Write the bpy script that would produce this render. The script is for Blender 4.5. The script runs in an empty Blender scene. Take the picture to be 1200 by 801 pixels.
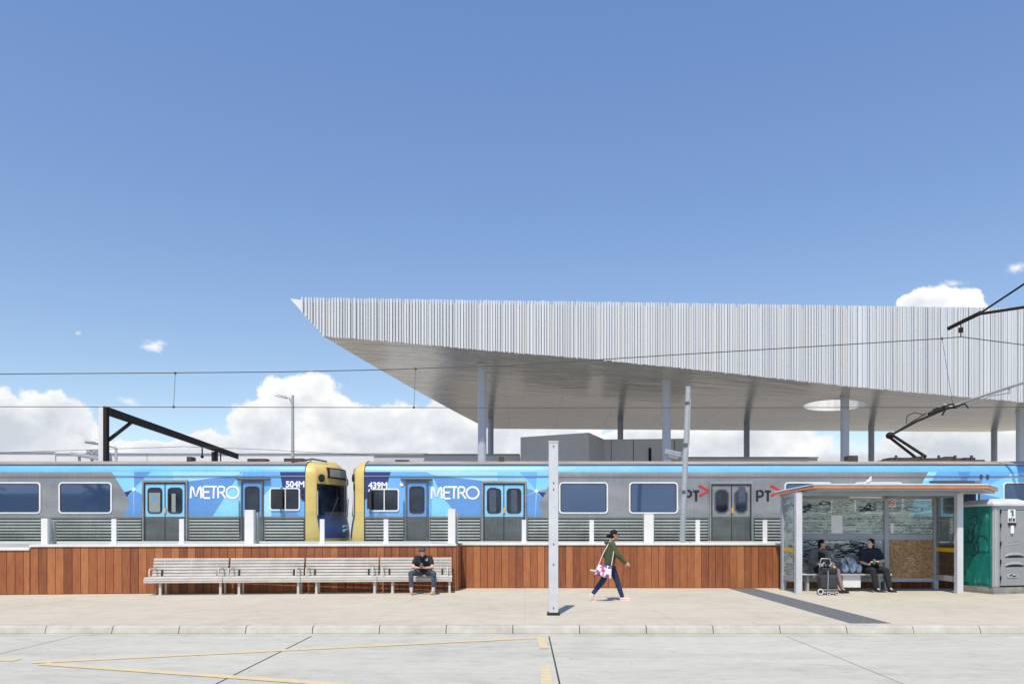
import bpy, math, random
from mathutils import Vector, Matrix, geometry
random.seed(7)
C = bpy.context.scene.collection
R = math.radians
F, CX, HY, H = 900.0, 615.0, 620.0, 1.6        # focal length and level line of the photograph, eye height

def wx(px, D): return (px - CX) / F * D         # metres right of the camera of something D metres away
def wz(py, D): return H + (HY - py) / F * D
def P(px, py, D): return Vector((wx(px, D), D, wz(py, D)))

# ------------------------------------------------------------------ materials
class N:
    def __init__(s, nt): s.nt = nt; s.n = nt.nodes; s.l = nt.links
    def new(s, t, **k):
        n = s.n.new(t)
        for a, b in k.items(): setattr(n, a, b)
        return n
    def put(s, sock, v):
        if hasattr(v, 'node') or isinstance(v, bpy.types.NodeSocket): s.l.new(v, sock)
        else: sock.default_value = v
    def m(s, op, a, b=None, c=None, clamp=False):
        n = s.n.new('ShaderNodeMath'); n.operation = op; n.use_clamp = clamp
        s.put(n.inputs[0], a)
        if b is not None: s.put(n.inputs[1], b)
        if c is not None: s.put(n.inputs[2], c)
        return n.outputs[0]
    def noise(s, vec, scale, detail=4, rough=.55, dist=0):
        n = s.n.new('ShaderNodeTexNoise'); s.l.new(vec, n.inputs['Vector'])
        n.inputs['Scale'].default_value = scale; n.inputs['Detail'].default_value = detail
        n.inputs['Roughness'].default_value = rough; n.inputs['Distortion'].default_value = dist
        return n.outputs[0]
    def mp(s, vec, scale=(1, 1, 1), loc=(0, 0, 0)):
        n = s.n.new('ShaderNodeMapping'); s.l.new(vec, n.inputs[0])
        n.inputs['Scale'].default_value = scale; n.inputs['Location'].default_value = loc
        return n.outputs[0]
    def ramp(s, f, stops):
        n = s.n.new('ShaderNodeValToRGB'); s.l.new(f, n.inputs[0]); e = n.color_ramp.elements
        while len(e) < len(stops): e.new(.5)
        for q, (p, c) in zip(e, stops):
            q.position = p; q.color = (*c, 1) if len(c) == 3 else c
        return n.outputs[0]
    def mix(s, f, a, b, mode='MIX'):
        n = s.n.new('ShaderNodeMix'); n.data_type = 'RGBA'; n.blend_type = mode
        s.put(n.inputs[0], f); s.put(n.inputs[6], a); s.put(n.inputs[7], b)
        return n.outputs[2]
    def bump(s, h, strength=.3, dist=.01):
        n = s.n.new('ShaderNodeBump'); s.l.new(h, n.inputs['Height'])
        n.inputs['Strength'].default_value = strength; n.inputs['Distance'].default_value = dist
        return n.outputs[0]

M = {}
def base(name):
    m = bpy.data.materials.new(name); m.use_nodes = True
    g = N(m.node_tree); b = m.node_tree.nodes['Principled BSDF']
    tc = g.new('ShaderNodeTexCoord').outputs['Object']
    M[name] = m
    return m, g, b, tc
def c4(c): return (c[0], c[1], c[2], 1)
def pm(name, col, col2=None, scale=4, stretch=(1, 1, 1), rough=.5, metal=0, bump=0, bscale=None, fine=.12, coat=0, spec=.5):
    """painted / solid surface with an uneven tone, fine speckle and a little relief"""
    m, g, b, tc = base(name)
    if col2 is None: col2 = tuple(c * .84 for c in col)
    v = g.mp(tc, stretch)
    n1 = g.noise(v, scale, 5, .6)
    cc = g.ramp(n1, [(.32, col2), (.68, col)])
    n2 = g.noise(tc, scale * 14, 3, .6)
    k = g.m('MULTIPLY_ADD', n2, fine * 2, 1 - fine)
    kk = g.new('ShaderNodeCombineColor'); [g.put(kk.inputs[i], k) for i in range(3)]
    b_ = g.mix(1.0, cc, kk.outputs[0], 'MULTIPLY')
    g.put(b.inputs['Base Color'], b_)
    rr = g.m('MULTIPLY_ADD', n1, .2, rough - .1, clamp=True)
    g.put(b.inputs['Roughness'], rr)
    b.inputs['Metallic'].default_value = metal
    b.inputs['Coat Weight'].default_value = coat
    b.inputs['Specular IOR Level'].default_value = spec
    if bump:
        g.put(b.inputs['Normal'], g.bump(g.noise(v, bscale or scale * 6, 4, .6), bump, .01))
    return m

pm('white_steel', (.74, .74, .73), rough=.4, scale=2)
pm('white_paint', (.76, .75, .71), rough=.5, scale=1.5)
pm('grey_post', (.60, .61, .62), rough=.45, scale=2)
pm('galvanised', (.50, .51, .51), (.36, .38, .38), scale=14, rough=.45, metal=.35)
pm('dark_steel', (.028, .024, .021), rough=.8, scale=8, spec=.2)
pm('black', (.015, .015, .017), rough=.6, scale=8)
pm('rubber', (.02, .02, .02), rough=.75, scale=8)
pm('rusty_dark', (.09, .07, .055), (.03, .027, .025), rough=.75, scale=5)
pm('copper_wire', (.07, .06, .055), rough=.55)
pm('column_paint', (.45, .48, .54), (.42, .45, .51), rough=.35, scale=.4)
pm('train_yellow', (.68, .51, .16), (.60, .44, .13), rough=.3, scale=1.2, coat=.3)
pm('train_blue', (.12, .29, .60), (.10, .26, .55), rough=.3, scale=.8, coat=.3)
pm('train_light', (.25, .60, .82), (.21, .54, .78), rough=.3, scale=.8, coat=.3)
pm('train_pale', (.38, .69, .86), (.33, .64, .82), rough=.3, scale=.8, coat=.3)
pm('train_sky', (.16, .42, .76), (.13, .38, .72), rough=.3, scale=.8, coat=.3)
pm('train_mid', (.03, .085, .28), (.02, .06, .2), rough=.3, scale=.8, coat=.3)
pm('train_navy', (.022, .04, .18), rough=.3, scale=.8, coat=.3)
pm('train_roof', (.42, .35, .27), (.25, .21, .17), scale=3, stretch=(.2, 1, 1), rough=.8)
pm('door_blue', (.24, .57, .82), rough=.35, scale=1)
pm('lettering_white', (.85, .85, .85), rough=.5)
pm('lettering_black', (.012, .012, .014), rough=.5)
pm('red_paint', (.62, .03, .03), rough=.45)
pm('yellow_plastic', (.75, .48, .02), rough=.4)
pm('amber', (.80, .35, .01), rough=.4)
pm('orange_paint', (.72, .25, .07), (.5, .2, .08), rough=.4)
pm('grey_plastic', (.29, .30, .30), (.25, .26, .262), rough=.45, scale=1.5)
pm('grey_plastic_light', (.40, .41, .415), rough=.45, scale=1.5)
pm('skid_grey', (.24, .23, .2), (.14, .13, .115), rough=.7, scale=4)
pm('shelter_grey', (.36, .385, .42), rough=.4, scale=2)
pm('shelter_roof_white', (.66, .66, .66), rough=.4, scale=2)
pm('building_grey', (.50, .515, .54), (.46, .475, .50), scale=.3, rough=.7)
pm('building_white', (.72, .71, .69), (.66, .65, .63), scale=.4, rough=.8)
pm('building_cream', (.5, .45, .36), rough=.8, scale=.4)
pm('platform', (.60, .58, .52), scale=1, rough=.85)
pm('ballast', (.32, .29, .245), (.18, .16, .135), scale=12, rough=.95, bump=.6)
pm('skin', (.52, .29, .2), (.47, .25, .17), scale=8, rough=.5, fine=.04)
pm('skin_fair', (.66, .4, .31), (.6, .34, .25), scale=8, rough=.5, fine=.04)
pm('lip', (.42, .14, .12), rough=.4)
pm('hair_black', (.010, .008, .008), (.018, .014, .012), scale=30, stretch=(1, 1, .2), spec=.2, rough=.75, bump=.6)
pm('hair_brown', (.10, .055, .028), (.022, .012, .008), scale=30, stretch=(1, 1, .3), rough=.5, bump=.6)
pm('olive_cloth', (.075, .095, .045), (.05, .065, .03), scale=6, rough=.9, bump=.5)
pm('jeans', (.022, .04, .11), (.012, .022, .07), scale=9, rough=.9, bump=.5, bscale=60)
pm('jeans_grey', (.07, .095, .135), (.04, .055, .085), scale=9, rough=.9, bump=.5, bscale=60)
pm('black_cloth', (.018, .019, .022), (.010, .010, .012), scale=9, rough=.9, bump=.5)
pm('navy_cloth', (.014, .02, .035), (.010, .012, .02), scale=9, rough=.9, bump=.5)
pm('grey_cloth', (.17, .16, .15), (.12, .112, .108), scale=7, rough=.9, bump=.5)
pm('tights', (.30, .19, .20), (.24, .15, .16), scale=8, rough=.8)
pm('sock', (.6, .6, .6), (.45, .46, .48), scale=30, stretch=(.1, .1, 1), rough=.9)
pm('shoe_pink', (.75, .52, .48), rough=.7)
pm('shoe_tan', (.55, .36, .12), rough=.7)
pm('shoe_sole', (.72, .7, .66), rough=.7)
pm('trolley_cloth', (.05, .052, .056), (.03, .031, .034), scale=10, rough=.85, bump=.5)
pm('can_green', (.06, .28, .08), rough=.3, metal=.4)
pm('feathers', (.66, .66, .67), (.42, .43, .46), scale=16, rough=.8)
pm('foliage', (.05, .085, .03), (.03, .055, .02), scale=2, rough=.6)
pm('bark', (.14, .11, .085), (.08, .065, .05), scale=8, stretch=(1, 1, .3), rough=.9, bump=.6)
pm('grate', (.19, .19, .195), (.07, .07, .075), scale=16, stretch=(1, 1.6, 1), rough=.8, bump=.6, fine=.3)

def specials():
    # train glass: dark tinted glass mirroring the street; reflected sky painted into its blue
    m, g, b, tc = base('train_glass')
    b.inputs['Base Color'].default_value = (.035, .062, .125, 1)
    b.inputs['Roughness'].default_value = .03; b.inputs['IOR'].default_value = 2.2
    g.put(b.inputs['Specular Tint'], (.60, .76, 1, 1))
    g.put(b.inputs['Normal'], g.bump(g.noise(tc, .8, 2), .02, .02))
    m, g, b, tc = base('dark_glass')
    b.inputs['Base Color'].default_value = (.012, .018, .03, 1)
    b.inputs['Roughness'].default_value = .06; b.inputs['IOR'].default_value = 1.5
    g.put(b.inputs['Base Color'], g.ramp(g.noise(tc, 1.2, 2), [(.35, (.008, .010, .016)), (.7, (.03, .045, .07))]))
    # clear glass
    m, g, b, tc = base('clear_glass')
    tr = g.new('ShaderNodeBsdfTransparent'); tr.inputs[0].default_value = (.93, .96, .95, 1)
    gl = g.new('ShaderNodeBsdfGlossy'); gl.inputs['Roughness'].default_value = .04
    fr = g.new('ShaderNodeFresnel'); fr.inputs[0].default_value = 1.45
    mx = g.new('ShaderNodeMixShader'); g.l.new(g.m('MULTIPLY', fr.outputs[0], .8), mx.inputs[0])
    g.l.new(tr.outputs[0], mx.inputs[1]); g.l.new(gl.outputs[0], mx.inputs[2])
    g.l.new(mx.outputs[0], g.n['Material Output'].inputs[0])
    # scratched and tagged shelter glass
    m, g, b, tc = base('scratched_glass')
    wv = g.mp(tc, (1.6, 1, 12))
    n = g.noise(wv, 2.4, 4, .6, 1.4)
    line = g.m('ABSOLUTE', g.m('SUBTRACT', n, .5))
    inked = g.m('LESS_THAN', line, .028)
    patch = g.m('GREATER_THAN', g.noise(g.mp(tc, (1, 1, 3), (3, 0, 2)), 1.8, 2), .47)
    inked = g.m('MULTIPLY', inked, patch)
    film = g.m('GREATER_THAN', g.noise(g.mp(tc, (.9, 1, 9), (5, 0, 1)), 3.3, 4, .6, .8), .50)
    tr = g.new('ShaderNodeBsdfTransparent'); tr.inputs[0].default_value = (.80, .88, .85, 1)
    df = g.new('ShaderNodeBsdfPrincipled')
    g.put(df.inputs['Base Color'], g.mix(inked, (.62, .69, .65, 1), (.03, .04, .04, 1)))
    df.inputs['Roughness'].default_value = .12
    fac = g.m('MULTIPLY_ADD', film, .28, .36)
    fac = g.m('MAXIMUM', fac, g.m('MULTIPLY', inked, .6))
    mx = g.new('ShaderNodeMixShader'); g.l.new(fac, mx.inputs[0])
    g.l.new(tr.outputs[0], mx.inputs[1]); g.l.new(df.outputs[0], mx.inputs[2])
    g.l.new(mx.outputs[0], g.n['Material Output'].inputs[0])
    # brushed stainless steel of the carriage sides; rib copy lightened to look sunlit
    for nm, a, c_, ro in (('steel', (.37, .365, .36), (.26, .26, .26), .38), ('steel_dark', (.17, .175, .17), (.09, .095, .095), .42), ('steel_rib_lit', (.52, .53, .51), (.32, .33, .32), .42)):
        m, g, b, tc = base(nm)
        n1 = g.noise(g.mp(tc, (.35, 1, 1.1)), 1.6, 5, .6)
        n2 = g.noise(g.mp(tc, (.6, 1, 40)), 3, 3, .6)
        n3 = g.noise(g.mp(tc, (9, 1, 1.2)), 1.2, 4, .6)
        f = g.m('ADD', g.m('MULTIPLY', n1, .6), g.m('ADD', g.m('MULTIPLY', n2, .15), g.m('MULTIPLY', n3, .25)))
        g.put(b.inputs['Base Color'], g.ramp(f, [(.38, c_), (.62, a)]))
        b.inputs['Metallic'].default_value = .55
        g.put(b.inputs['Roughness'], g.m('MULTIPLY_ADD', n1, .25, ro - .1))
    # canopy underside: satin metal panels
    m, g, b, tc = base('soffit')
    n1 = g.noise(g.mp(tc, (.12, .5, 1)), 1.1, 4, .6, .6)
    g.put(b.inputs['Base Color'], g.ramp(n1, [(.3, (.46, .435, .385)), (.7, (.58, .55, .49))]))
    b.inputs['Metallic'].default_value = .6
    b.inputs['Roughness'].default_value = .2
    wv = g.noise(g.mp(tc, (.4, 1.5, 1)), 1.1, 4, .55, .4)
    br = g.new('ShaderNodeTexBrick'); g.l.new(g.mp(tc, (1, 1, 1)), br.inputs[0])
    br.offset = 0; br.inputs['Scale'].default_value = 1; br.inputs['Mortar Size'].default_value = .012
    br.inputs['Brick Width'].default_value = 3.0; br.inputs['Row Height'].default_value = 1.1
    hgt = g.m('SUBTRACT', wv, g.m('MULTIPLY', br.outputs['Fac'], .5))
    g.put(b.inputs['Normal'], g.bump(hgt, .6, .07))
    # aluminium battens
    m, g, b, tc = base('batten')
    n1 = g.noise(g.mp(tc, (9, 1, .05)), 1, 2)
    g.put(b.inputs['Base Color'], g.ramp(n1, [(.35, (.62, .625, .615)), (.65, (.76, .76, .745))]))
    b.inputs['Metallic'].default_value = .25; b.inputs['Roughness'].default_value = .38
    m, g, b, tc = base('screen_backing')
    b.inputs['Base Color'].default_value = (.68, .68, .67, 1); b.inputs['Roughness'].default_value = .6
    # timber cladding : one tone per board
    m, g, b, tc = base('timber')
    sep = g.new('ShaderNodeSeparateXYZ'); g.l.new(tc, sep.inputs[0])
    idx = g.m('FLOOR', g.m('DIVIDE', sep.outputs[0], .195))
    wn = g.new('ShaderNodeTexWhiteNoise', noise_dimensions='1D'); g.l.new(idx, wn.inputs['W'])
    cmb = g.new('ShaderNodeCombineXYZ'); g.l.new(sep.outputs[0], cmb.inputs[0]); g.l.new(g.m('MULTIPLY', idx, 3.71), cmb.inputs[1]); g.l.new(sep.outputs[2], cmb.inputs[2])
    gr = g.noise(g.mp(cmb.outputs[0], (22, 1, 1.1)), 1.5, 6, .7, .8)
    kn = g.noise(g.mp(cmb.outputs[0], (7, 1, 2.2)), 1.4, 3, .5)
    tone = g.m('ADD', g.m('MULTIPLY_ADD', wn.outputs[0], .50, -.22), g.m('ADD', g.m('MULTIPLY', gr, .62), g.m('MULTIPLY', kn, .42)))
    g.put(b.inputs['Base Color'], g.ramp(tone, [(.14, (.13, .036, .014)), (.40, (.24, .073, .023)), (.62, (.325, .108, .034)), (.9, (.44, .175, .06))]))
    b.inputs['Roughness'].default_value = .6
    g.put(b.inputs['Normal'], g.bump(gr, .35, .006))
    # footpath
    m, g, b, tc = base('footpath')
    big = g.noise(tc, .35, 5, .6); med = g.noise(tc, 2.2, 5, .65); fin = g.noise(tc, 60, 3, .7)
    f = g.m('ADD', g.m('MULTIPLY', big, .35), g.m('ADD', g.m('MULTIPLY', med, .4), g.m('MULTIPLY', fin, .25)))
    col = g.ramp(f, [(.34, (.40, .35, .265)), (.5, (.495, .44, .34)), (.64, (.555, .50, .395))])
    br = g.new('ShaderNodeTexBrick'); g.l.new(g.mp(tc, (1, 1, 1)), br.inputs[0])
    br.offset = 0; br.inputs['Scale'].default_value = 1; br.inputs['Mortar Size'].default_value = .006
    br.inputs['Brick Width'].default_value = 2.6; br.inputs['Row Height'].default_value = 1.95
    col = g.mix(g.m('MULTIPLY', br.outputs['Fac'], .3), col, (.16, .14, .11, 1))
    stain = g.m('GREATER_THAN', g.noise(tc, 7, 2, .5, .3), .735)
    col = g.mix(g.m('MULTIPLY', stain, .35), col, (.2, .17, .14, 1))
    # dark chewing-gum and oil spots
    vor = g.new('ShaderNodeTexVoronoi'); g.l.new(tc, vor.inputs['Vector']); vor.inputs['Scale'].default_value = 2.3
    spot = g.m('LESS_THAN', vor.outputs['Distance'], .045)
    col = g.mix(g.m('MULTIPLY', spot, .35), col, (.14, .12, .1, 1))
    g.put(b.inputs['Base Color'], col); b.inputs['Roughness'].default_value = .85
    g.put(b.inputs['Normal'], g.bump(fin, .25, .004))
    # kerb concrete
    pm('kerb', (.50, .47, .405), (.38, .35, .29), scale=3, rough=.85, bump=.3, fine=.15)
    # road concrete
    m, g, b, tc = base('road')
    big = g.noise(g.mp(tc, (.5, 1, 1)), .5, 5, .6); med = g.noise(g.mp(tc, (1, 2.2, 1)), 2.5, 6, .7); fin = g.noise(tc, 70, 3, .7)
    f = g.m('ADD', g.m('MULTIPLY', big, .3), g.m('ADD', g.m('MULTIPLY', med, .45), g.m('MULTIPLY', fin, .25)))
    col = g.ramp(f, [(.34, (.34, .325, .275)), (.48, (.475, .455, .38)), (.64, (.545, .52, .44))])
    ty = g.noise(g.mp(tc, (.05, 1.5, 1), (0, 3, 0)), 1.3, 4, .6)
    col = g.mix(g.m('MULTIPLY', g.m('MULTIPLY_ADD', ty, 3, -1.45, clamp=True), .28), col, (.24, .235, .21, 1))
    vor = g.new('ShaderNodeTexVoronoi'); g.l.new(tc, vor.inputs['Vector']); vor.inputs['Scale'].default_value = 1.6
    col = g.mix(g.m('MULTIPLY', g.m('LESS_THAN', g.m('ADD', vor.outputs['Distance'], g.m('MULTIPLY', fin, .04)), .06), .5), col, (.13, .125, .115, 1))
    sc = g.noise(g.mp(tc, (1.2, 5, 1)), 3, 5, .7, 1)
    col = g.mix(g.m('MULTIPLY', g.m('GREATER_THAN', sc, .62), .42), col, (.22, .22, .215, 1))
    g.put(b.inputs['Base Color'], col); b.inputs['Roughness'].default_value = .8
    g.put(b.inputs['Normal'], g.bump(fin, .25, .004))
    pm('joint_filler', (.035, .035, .035), rough=.9)
    pm('joint_faint', (.30, .30, .29), rough=.9)
    # worn road paint
    m, g, b, tc = base('road_yellow')
    n1 = g.noise(g.mp(tc, (1, 2, 1)), 7, 6, .75)
    g.put(b.inputs['Base Color'], g.ramp(n1, [(.42, (.47, .445, .38)), (.52, (.64, .485, .235)), (.7, (.70, .50, .20))]))
    b.inputs['Roughness'].default_value = .8
    # particle board
    m, g, b, tc = base('chipboard')
    vor = g.new('ShaderNodeTexVoronoi'); g.l.new(g.mp(tc, (1, 1, 1.8)), vor.inputs['Vector']); vor.inputs['Scale'].default_value = 26
    sp = g.new('ShaderNodeSeparateColor'); g.l.new(vor.outputs['Color'], sp.inputs[0])
    f = g.m('ADD', g.m('MULTIPLY', sp.outputs[0], .6), g.m('MULTIPLY', g.noise(tc, 5, 4), .5))
    g.put(b.inputs['Base Color'], g.ramp(f, [(.2, (.20, .105, .045)), (.6, (.34, .20, .095)), (.9, (.50, .34, .19))]))
    b.inputs['Roughness'].default_value = .75
    # green toilet cabin plastic
    m, g, b, tc = base('green_plastic')
    n1 = g.noise(tc, 3, 5, .65); n2 = g.noise(g.mp(tc, (1, 1, .3)), 9, 4, .7)
    g.put(b.inputs['Base Color'], g.ramp(g.m('ADD', g.m('MULTIPLY', n1, .5), g.m('MULTIPLY', n2, .5)), [(.35, (.008, .13, .105)), (.56, (.014, .21, .17)), (.68, (.13, .42, .36))]))
    b.inputs['Roughness'].default_value = .35
    # patterned hand bag
    m, g, b, tc = base('floral_cloth')
    vor = g.new('ShaderNodeTexVoronoi'); g.l.new(tc, vor.inputs['Vector']); vor.inputs['Scale'].default_value = 17
    sp = g.new('ShaderNodeSeparateColor'); g.l.new(vor.outputs['Color'], sp.inputs[0])
    cc = g.ramp(sp.outputs[0], [(.0, (.75, .7, .72)), (.30, (.7, .55, .62)), (.36, (.60, .13, .28)), (.60, (.38, .07, .18)), (.78, (.10, .08, .2)), (.9, (.75, .66, .68))])
    m.node_tree.nodes[cc.node.name].color_ramp.interpolation = 'CONSTANT'
    g.put(b.inputs['Base Color'], cc); b.inputs['Roughness'].default_value = .8
    # thin plastic bag
    m, g, b, tc = base('bag_plastic')
    n1 = g.noise(g.mp(tc, (1, 1, .35)), 14, 4, .6, 1)
    g.put(b.inputs['Base Color'], g.ramp(n1, [(.35, (.16, .24, .40)), (.5, (.55, .62, .70)), (.65, (.75, .78, .8))]))
    b.inputs['Roughness'].default_value = .35
    g.put(b.inputs['Normal'], g.bump(n1, .8, .03))
specials()

# ------------------------------------------------------------------ mesh kit
def org(p):
    while p.parent is not None: p = p.parent
    return p.location.copy()

class MB:
    def __init__(s): s.v = []; s.f = []; s.m = []; s.sm = []; s.cur = 0; s.smooth = False; s.xf = None
    def add(s, vs, fs, smooth=None):
        o = len(s.v)
        s.v += [(s.xf @ Vector(q)) if s.xf else Vector(q) for q in vs]
        for f in fs:
            s.f.append([o + i for i in f]); s.m.append(s.cur); s.sm.append(s.smooth if smooth is None else smooth)
        return s
    def mat(s, i): s.cur = i; return s
    def box(s, x0, x1, y0, y1, z0, z1):
        return s.add([(x0, y0, z0), (x1, y0, z0), (x1, y1, z0), (x0, y1, z0), (x0, y0, z1), (x1, y0, z1), (x1, y1, z1), (x0, y1, z1)],
                     [(0, 3, 2, 1), (4, 5, 6, 7), (0, 1, 5, 4), (1, 2, 6, 5), (2, 3, 7, 6), (3, 0, 4, 7)], False)
    def bar(s, a, b, w, h=None, up=(0, 0, 1)):
        """rectangular bar from a to b"""
        a = Vector(a); b = Vector(b); h = h or w; d = (b - a).normalized(); up = Vector(up)
        if abs(d.dot(up)) > .98: up = Vector((0, 1, 0))
        x = d.cross(up).normalized() * w / 2; y = x.normalized().cross(d).normalized() * h / 2
        vs = [a - x - y, a + x - y, a + x + y, a - x + y, b - x - y, b + x - y, b + x + y, b - x + y]
        return s.add(vs, [(0, 3, 2, 1), (4, 5, 6, 7), (0, 1, 5, 4), (1, 2, 6, 5), (2, 3, 7, 6), (3, 0, 4, 7)], False)
    def prism(s, poly, y0, y1, axis='Y'):
        """polygon in the plane across the axis, pushed from y0 to y1"""
        n = len(poly)
        def q(p, t): return {'Y': (p[0], t, p[1]), 'X': (t, p[0], p[1]), 'Z': (p[0], p[1], t)}[axis]
        vs = [q(p, y0) for p in poly] + [q(p, y1) for p in poly]
        fs = [tuple(range(n - 1, -1, -1)), tuple(range(n, 2 * n))] + [(i, (i + 1) % n, n + (i + 1) % n, n + i) for i in range(n)]
        return s.add(vs, fs, False)
    def ring(s, outer, inner, y0, y1):
        """flat frame between two outlines with the same number of points, in x,z, pushed along y"""
        n = len(outer)
        vs = [(p[0], y0, p[1]) for p in outer] + [(p[0], y0, p[1]) for p in inner] + [(p[0], y1, p[1]) for p in outer] + [(p[0], y1, p[1]) for p in inner]
        fs = []
        for i in range(n):
            j = (i + 1) % n
            fs += [(i, j, n + j, n + i), (2 * n + i, 3 * n + i, 3 * n + j, 2 * n + j), (i, 2 * n + i, 2 * n + j, j), (n + i, n + j, 3 * n + j, 3 * n + i)]
        return s.add(vs, fs, False)
    def tube(s, pts, r, n=8, flat=None, caps=True):
        pts = [Vector(p) for p in pts]; rs = r if isinstance(r, (list, tuple)) else [r] * len(pts)
        vs = []; fs = []; prev = None
        for i, p in enumerate(pts):
            d = (pts[min(i + 1, len(pts) - 1)] - pts[max(i - 1, 0)]).normalized()
            if prev is None:
                u = Vector((0, 0, 1)) if abs(d.z) < .9 else Vector((0, 1, 0))
            else: u = prev
            x = d.cross(u)
            x = x.normalized() if x.length > 1e-6 else Vector((1, 0, 0)); y = x.cross(d).normalized(); prev = y
            for k in range(n):
                a = 2 * math.pi * k / n; o = x * math.cos(a) * rs[i] + y * math.sin(a) * rs[i]
                if flat is not None: o.y *= flat
                vs.append(p + o)
        for i in range(len(pts) - 1):
            for k in range(n):
                fs.append((i * n + k, i * n + (k + 1) % n, (i + 1) * n + (k + 1) % n, (i + 1) * n + k))
        s.add(vs, fs, True)
        if caps:
            s.add(vs[:n], [tuple(range(n - 1, -1, -1))], False); s.add(vs[-n:], [tuple(range(n))], False)
        return s
    def ell(s, c, r, seg=16, rg=10, rot=None):
        c = Vector(c); vs = []; fs = []
        for i in range(rg + 1):
            t = math.pi * i / rg
            for k in range(seg):
                a = 2 * math.pi * k / seg
                q = Vector((r[0] * math.sin(t) * math.cos(a), r[1] * math.sin(t) * math.sin(a), r[2] * math.cos(t)))
                if rot: q = rot @ q
                vs.append(c + q)
        for i in range(rg):
            for k in range(seg): fs.append((i * seg + k, (i + 1) * seg + k, (i + 1) * seg + (k + 1) % seg, i * seg + (k + 1) % seg))
        return s.add(vs, fs, True)
    def cap(s, a, ra, b, rb, n=12):
        """tapered capsule"""
        a = Vector(a); b = Vector(b); d = (b - a).normalized(); L = (b - a).length
        pts = []; rs = []
        for k in range(5):
            t = math.pi / 2 * k / 4; pts.append(a - d * ra * math.cos(t)); rs.append(max(ra * math.sin(t), .0005))
        for k in range(5):
            t = math.pi / 2 * k / 4; pts.append(b + d * rb * math.sin(t)); rs.append(max(rb * math.cos(t), .0005))
        return s.tube(pts, rs, n)
    def build(s, name, mats, parent=None, local=False, bevel=0, **tags):
        me = bpy.data.meshes.new(name)
        o_ = Vector((0, 0, 0)) if (parent is None or local) else org(parent)
        me.from_pydata([tuple(p - o_) for p in s.v], [], s.f)
        if not isinstance(mats, (list, tuple)): mats = [mats]
        for k in mats: me.materials.append(M[k])
        for p, mi, sm in zip(me.polygons, s.m, s.sm): p.material_index = mi; p.use_smooth = sm
        me.update()
        ob = bpy.data.objects.new(name, me); C.objects.link(ob)
        if parent is not None: ob.parent = parent
        if bevel:
            bv = ob.modifiers.new('bevel', 'BEVEL'); bv.width = bevel; bv.segments = 2; bv.limit_method = 'ANGLE'
        for k, v in tags.items(): ob[k] = v
        return ob

def thing(name, label, cat, loc=(0, 0, 0), rz=0, group=None):
    o = bpy.data.objects.new(name, None); C.objects.link(o); o.empty_display_size = .1
    o.location = loc; o.rotation_euler = (0, 0, rz); o['label'] = label; o['category'] = cat
    if group: o['group'] = group
    return o
def tag(o, label, cat, group=None):
    o['label'] = label; o['category'] = cat
    if group: o['group'] = group
    return o
def dup(root, loc, rz=None, label=None):
    r = root.copy(); C.objects.link(r); r.location = loc
    if rz is not None: r.rotation_euler = (0, 0, rz)
    if label: r['label'] = label
    def rec(a, b):
        for ch in list(a.children):
            c = ch.copy(); C.objects.link(c); c.parent = b; rec(ch, c)
    rec(root, r)
    return r
def rrect(x0, x1, z0, z1, r, n=4):
    out = []
    for cx, cz, a0 in ((x1 - r, z0 + r, -90), (x1 - r, z1 - r, 0), (x0 + r, z1 - r, 90), (x0 + r, z0 + r, 180)):
        for k in range(n + 1):
            a = R(a0 + 90 * k / n); out.append((cx + r * math.cos(a), cz + r * math.sin(a)))
    return out
def recentre(o):
    """put a single-mesh thing's origin at its base"""
    me = o.data; xs = [v.co.copy() for v in me.vertices]
    b = Vector((sum(v.x for v in xs) / len(xs), sum(v.y for v in xs) / len(xs), min(v.z for v in xs)))
    for v in me.vertices: v.co -= b
    o.location = b; me.update()
    return o

# ------------------------------------------------------------------ ground
RZ = -.125
g = MB(); g.add([(-900, -900, -.16), (900, -900, -.16), (900, 900, -.16), (-900, 900, -.16)], [(0, 1, 2, 3)])
g.build('ground', 'ballast', kind='structure')
g = MB(); g.add([(-70, -14, RZ), (70, -14, RZ), (70, 12.75, RZ), (-70, 12.75, RZ)], [(0, 1, 2, 3)])
g.build('road', 'road', kind='structure')
g = MB(); g.box(-70, 70, 12.97, 21.6, -.15, 0); g.build('footpath', 'footpath', kind='structure')
kb = MB()
step = 1.105; x = wx(601, 12.7) - step * 30
for i in range(60):
    a, b_ = x + i * step + .006, x + (i + 1) * step - .006
    j = random.uniform(-.003, .003)
    kb.prism([(12.69 + j, -.15), (12.69 + j, RZ + .02), (12.725 + j, -.02), (12.75 + j, .0), (12.78 + j, .006), (12.965, .006), (12.965, -.15)], a, b_, 'X')
kb.mat(1).box(-66, 66, 12.74, 12.96, -.15, -.02)
kb.build('kerb', ['kerb', 'joint_filler'], kind='structure', bevel=.004)
gt = MB(); gt.box(-66, 66, 12.42, 12.686, RZ - .02, RZ + .004); gt.build('gutter', 'kerb', kind='structure')
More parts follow.
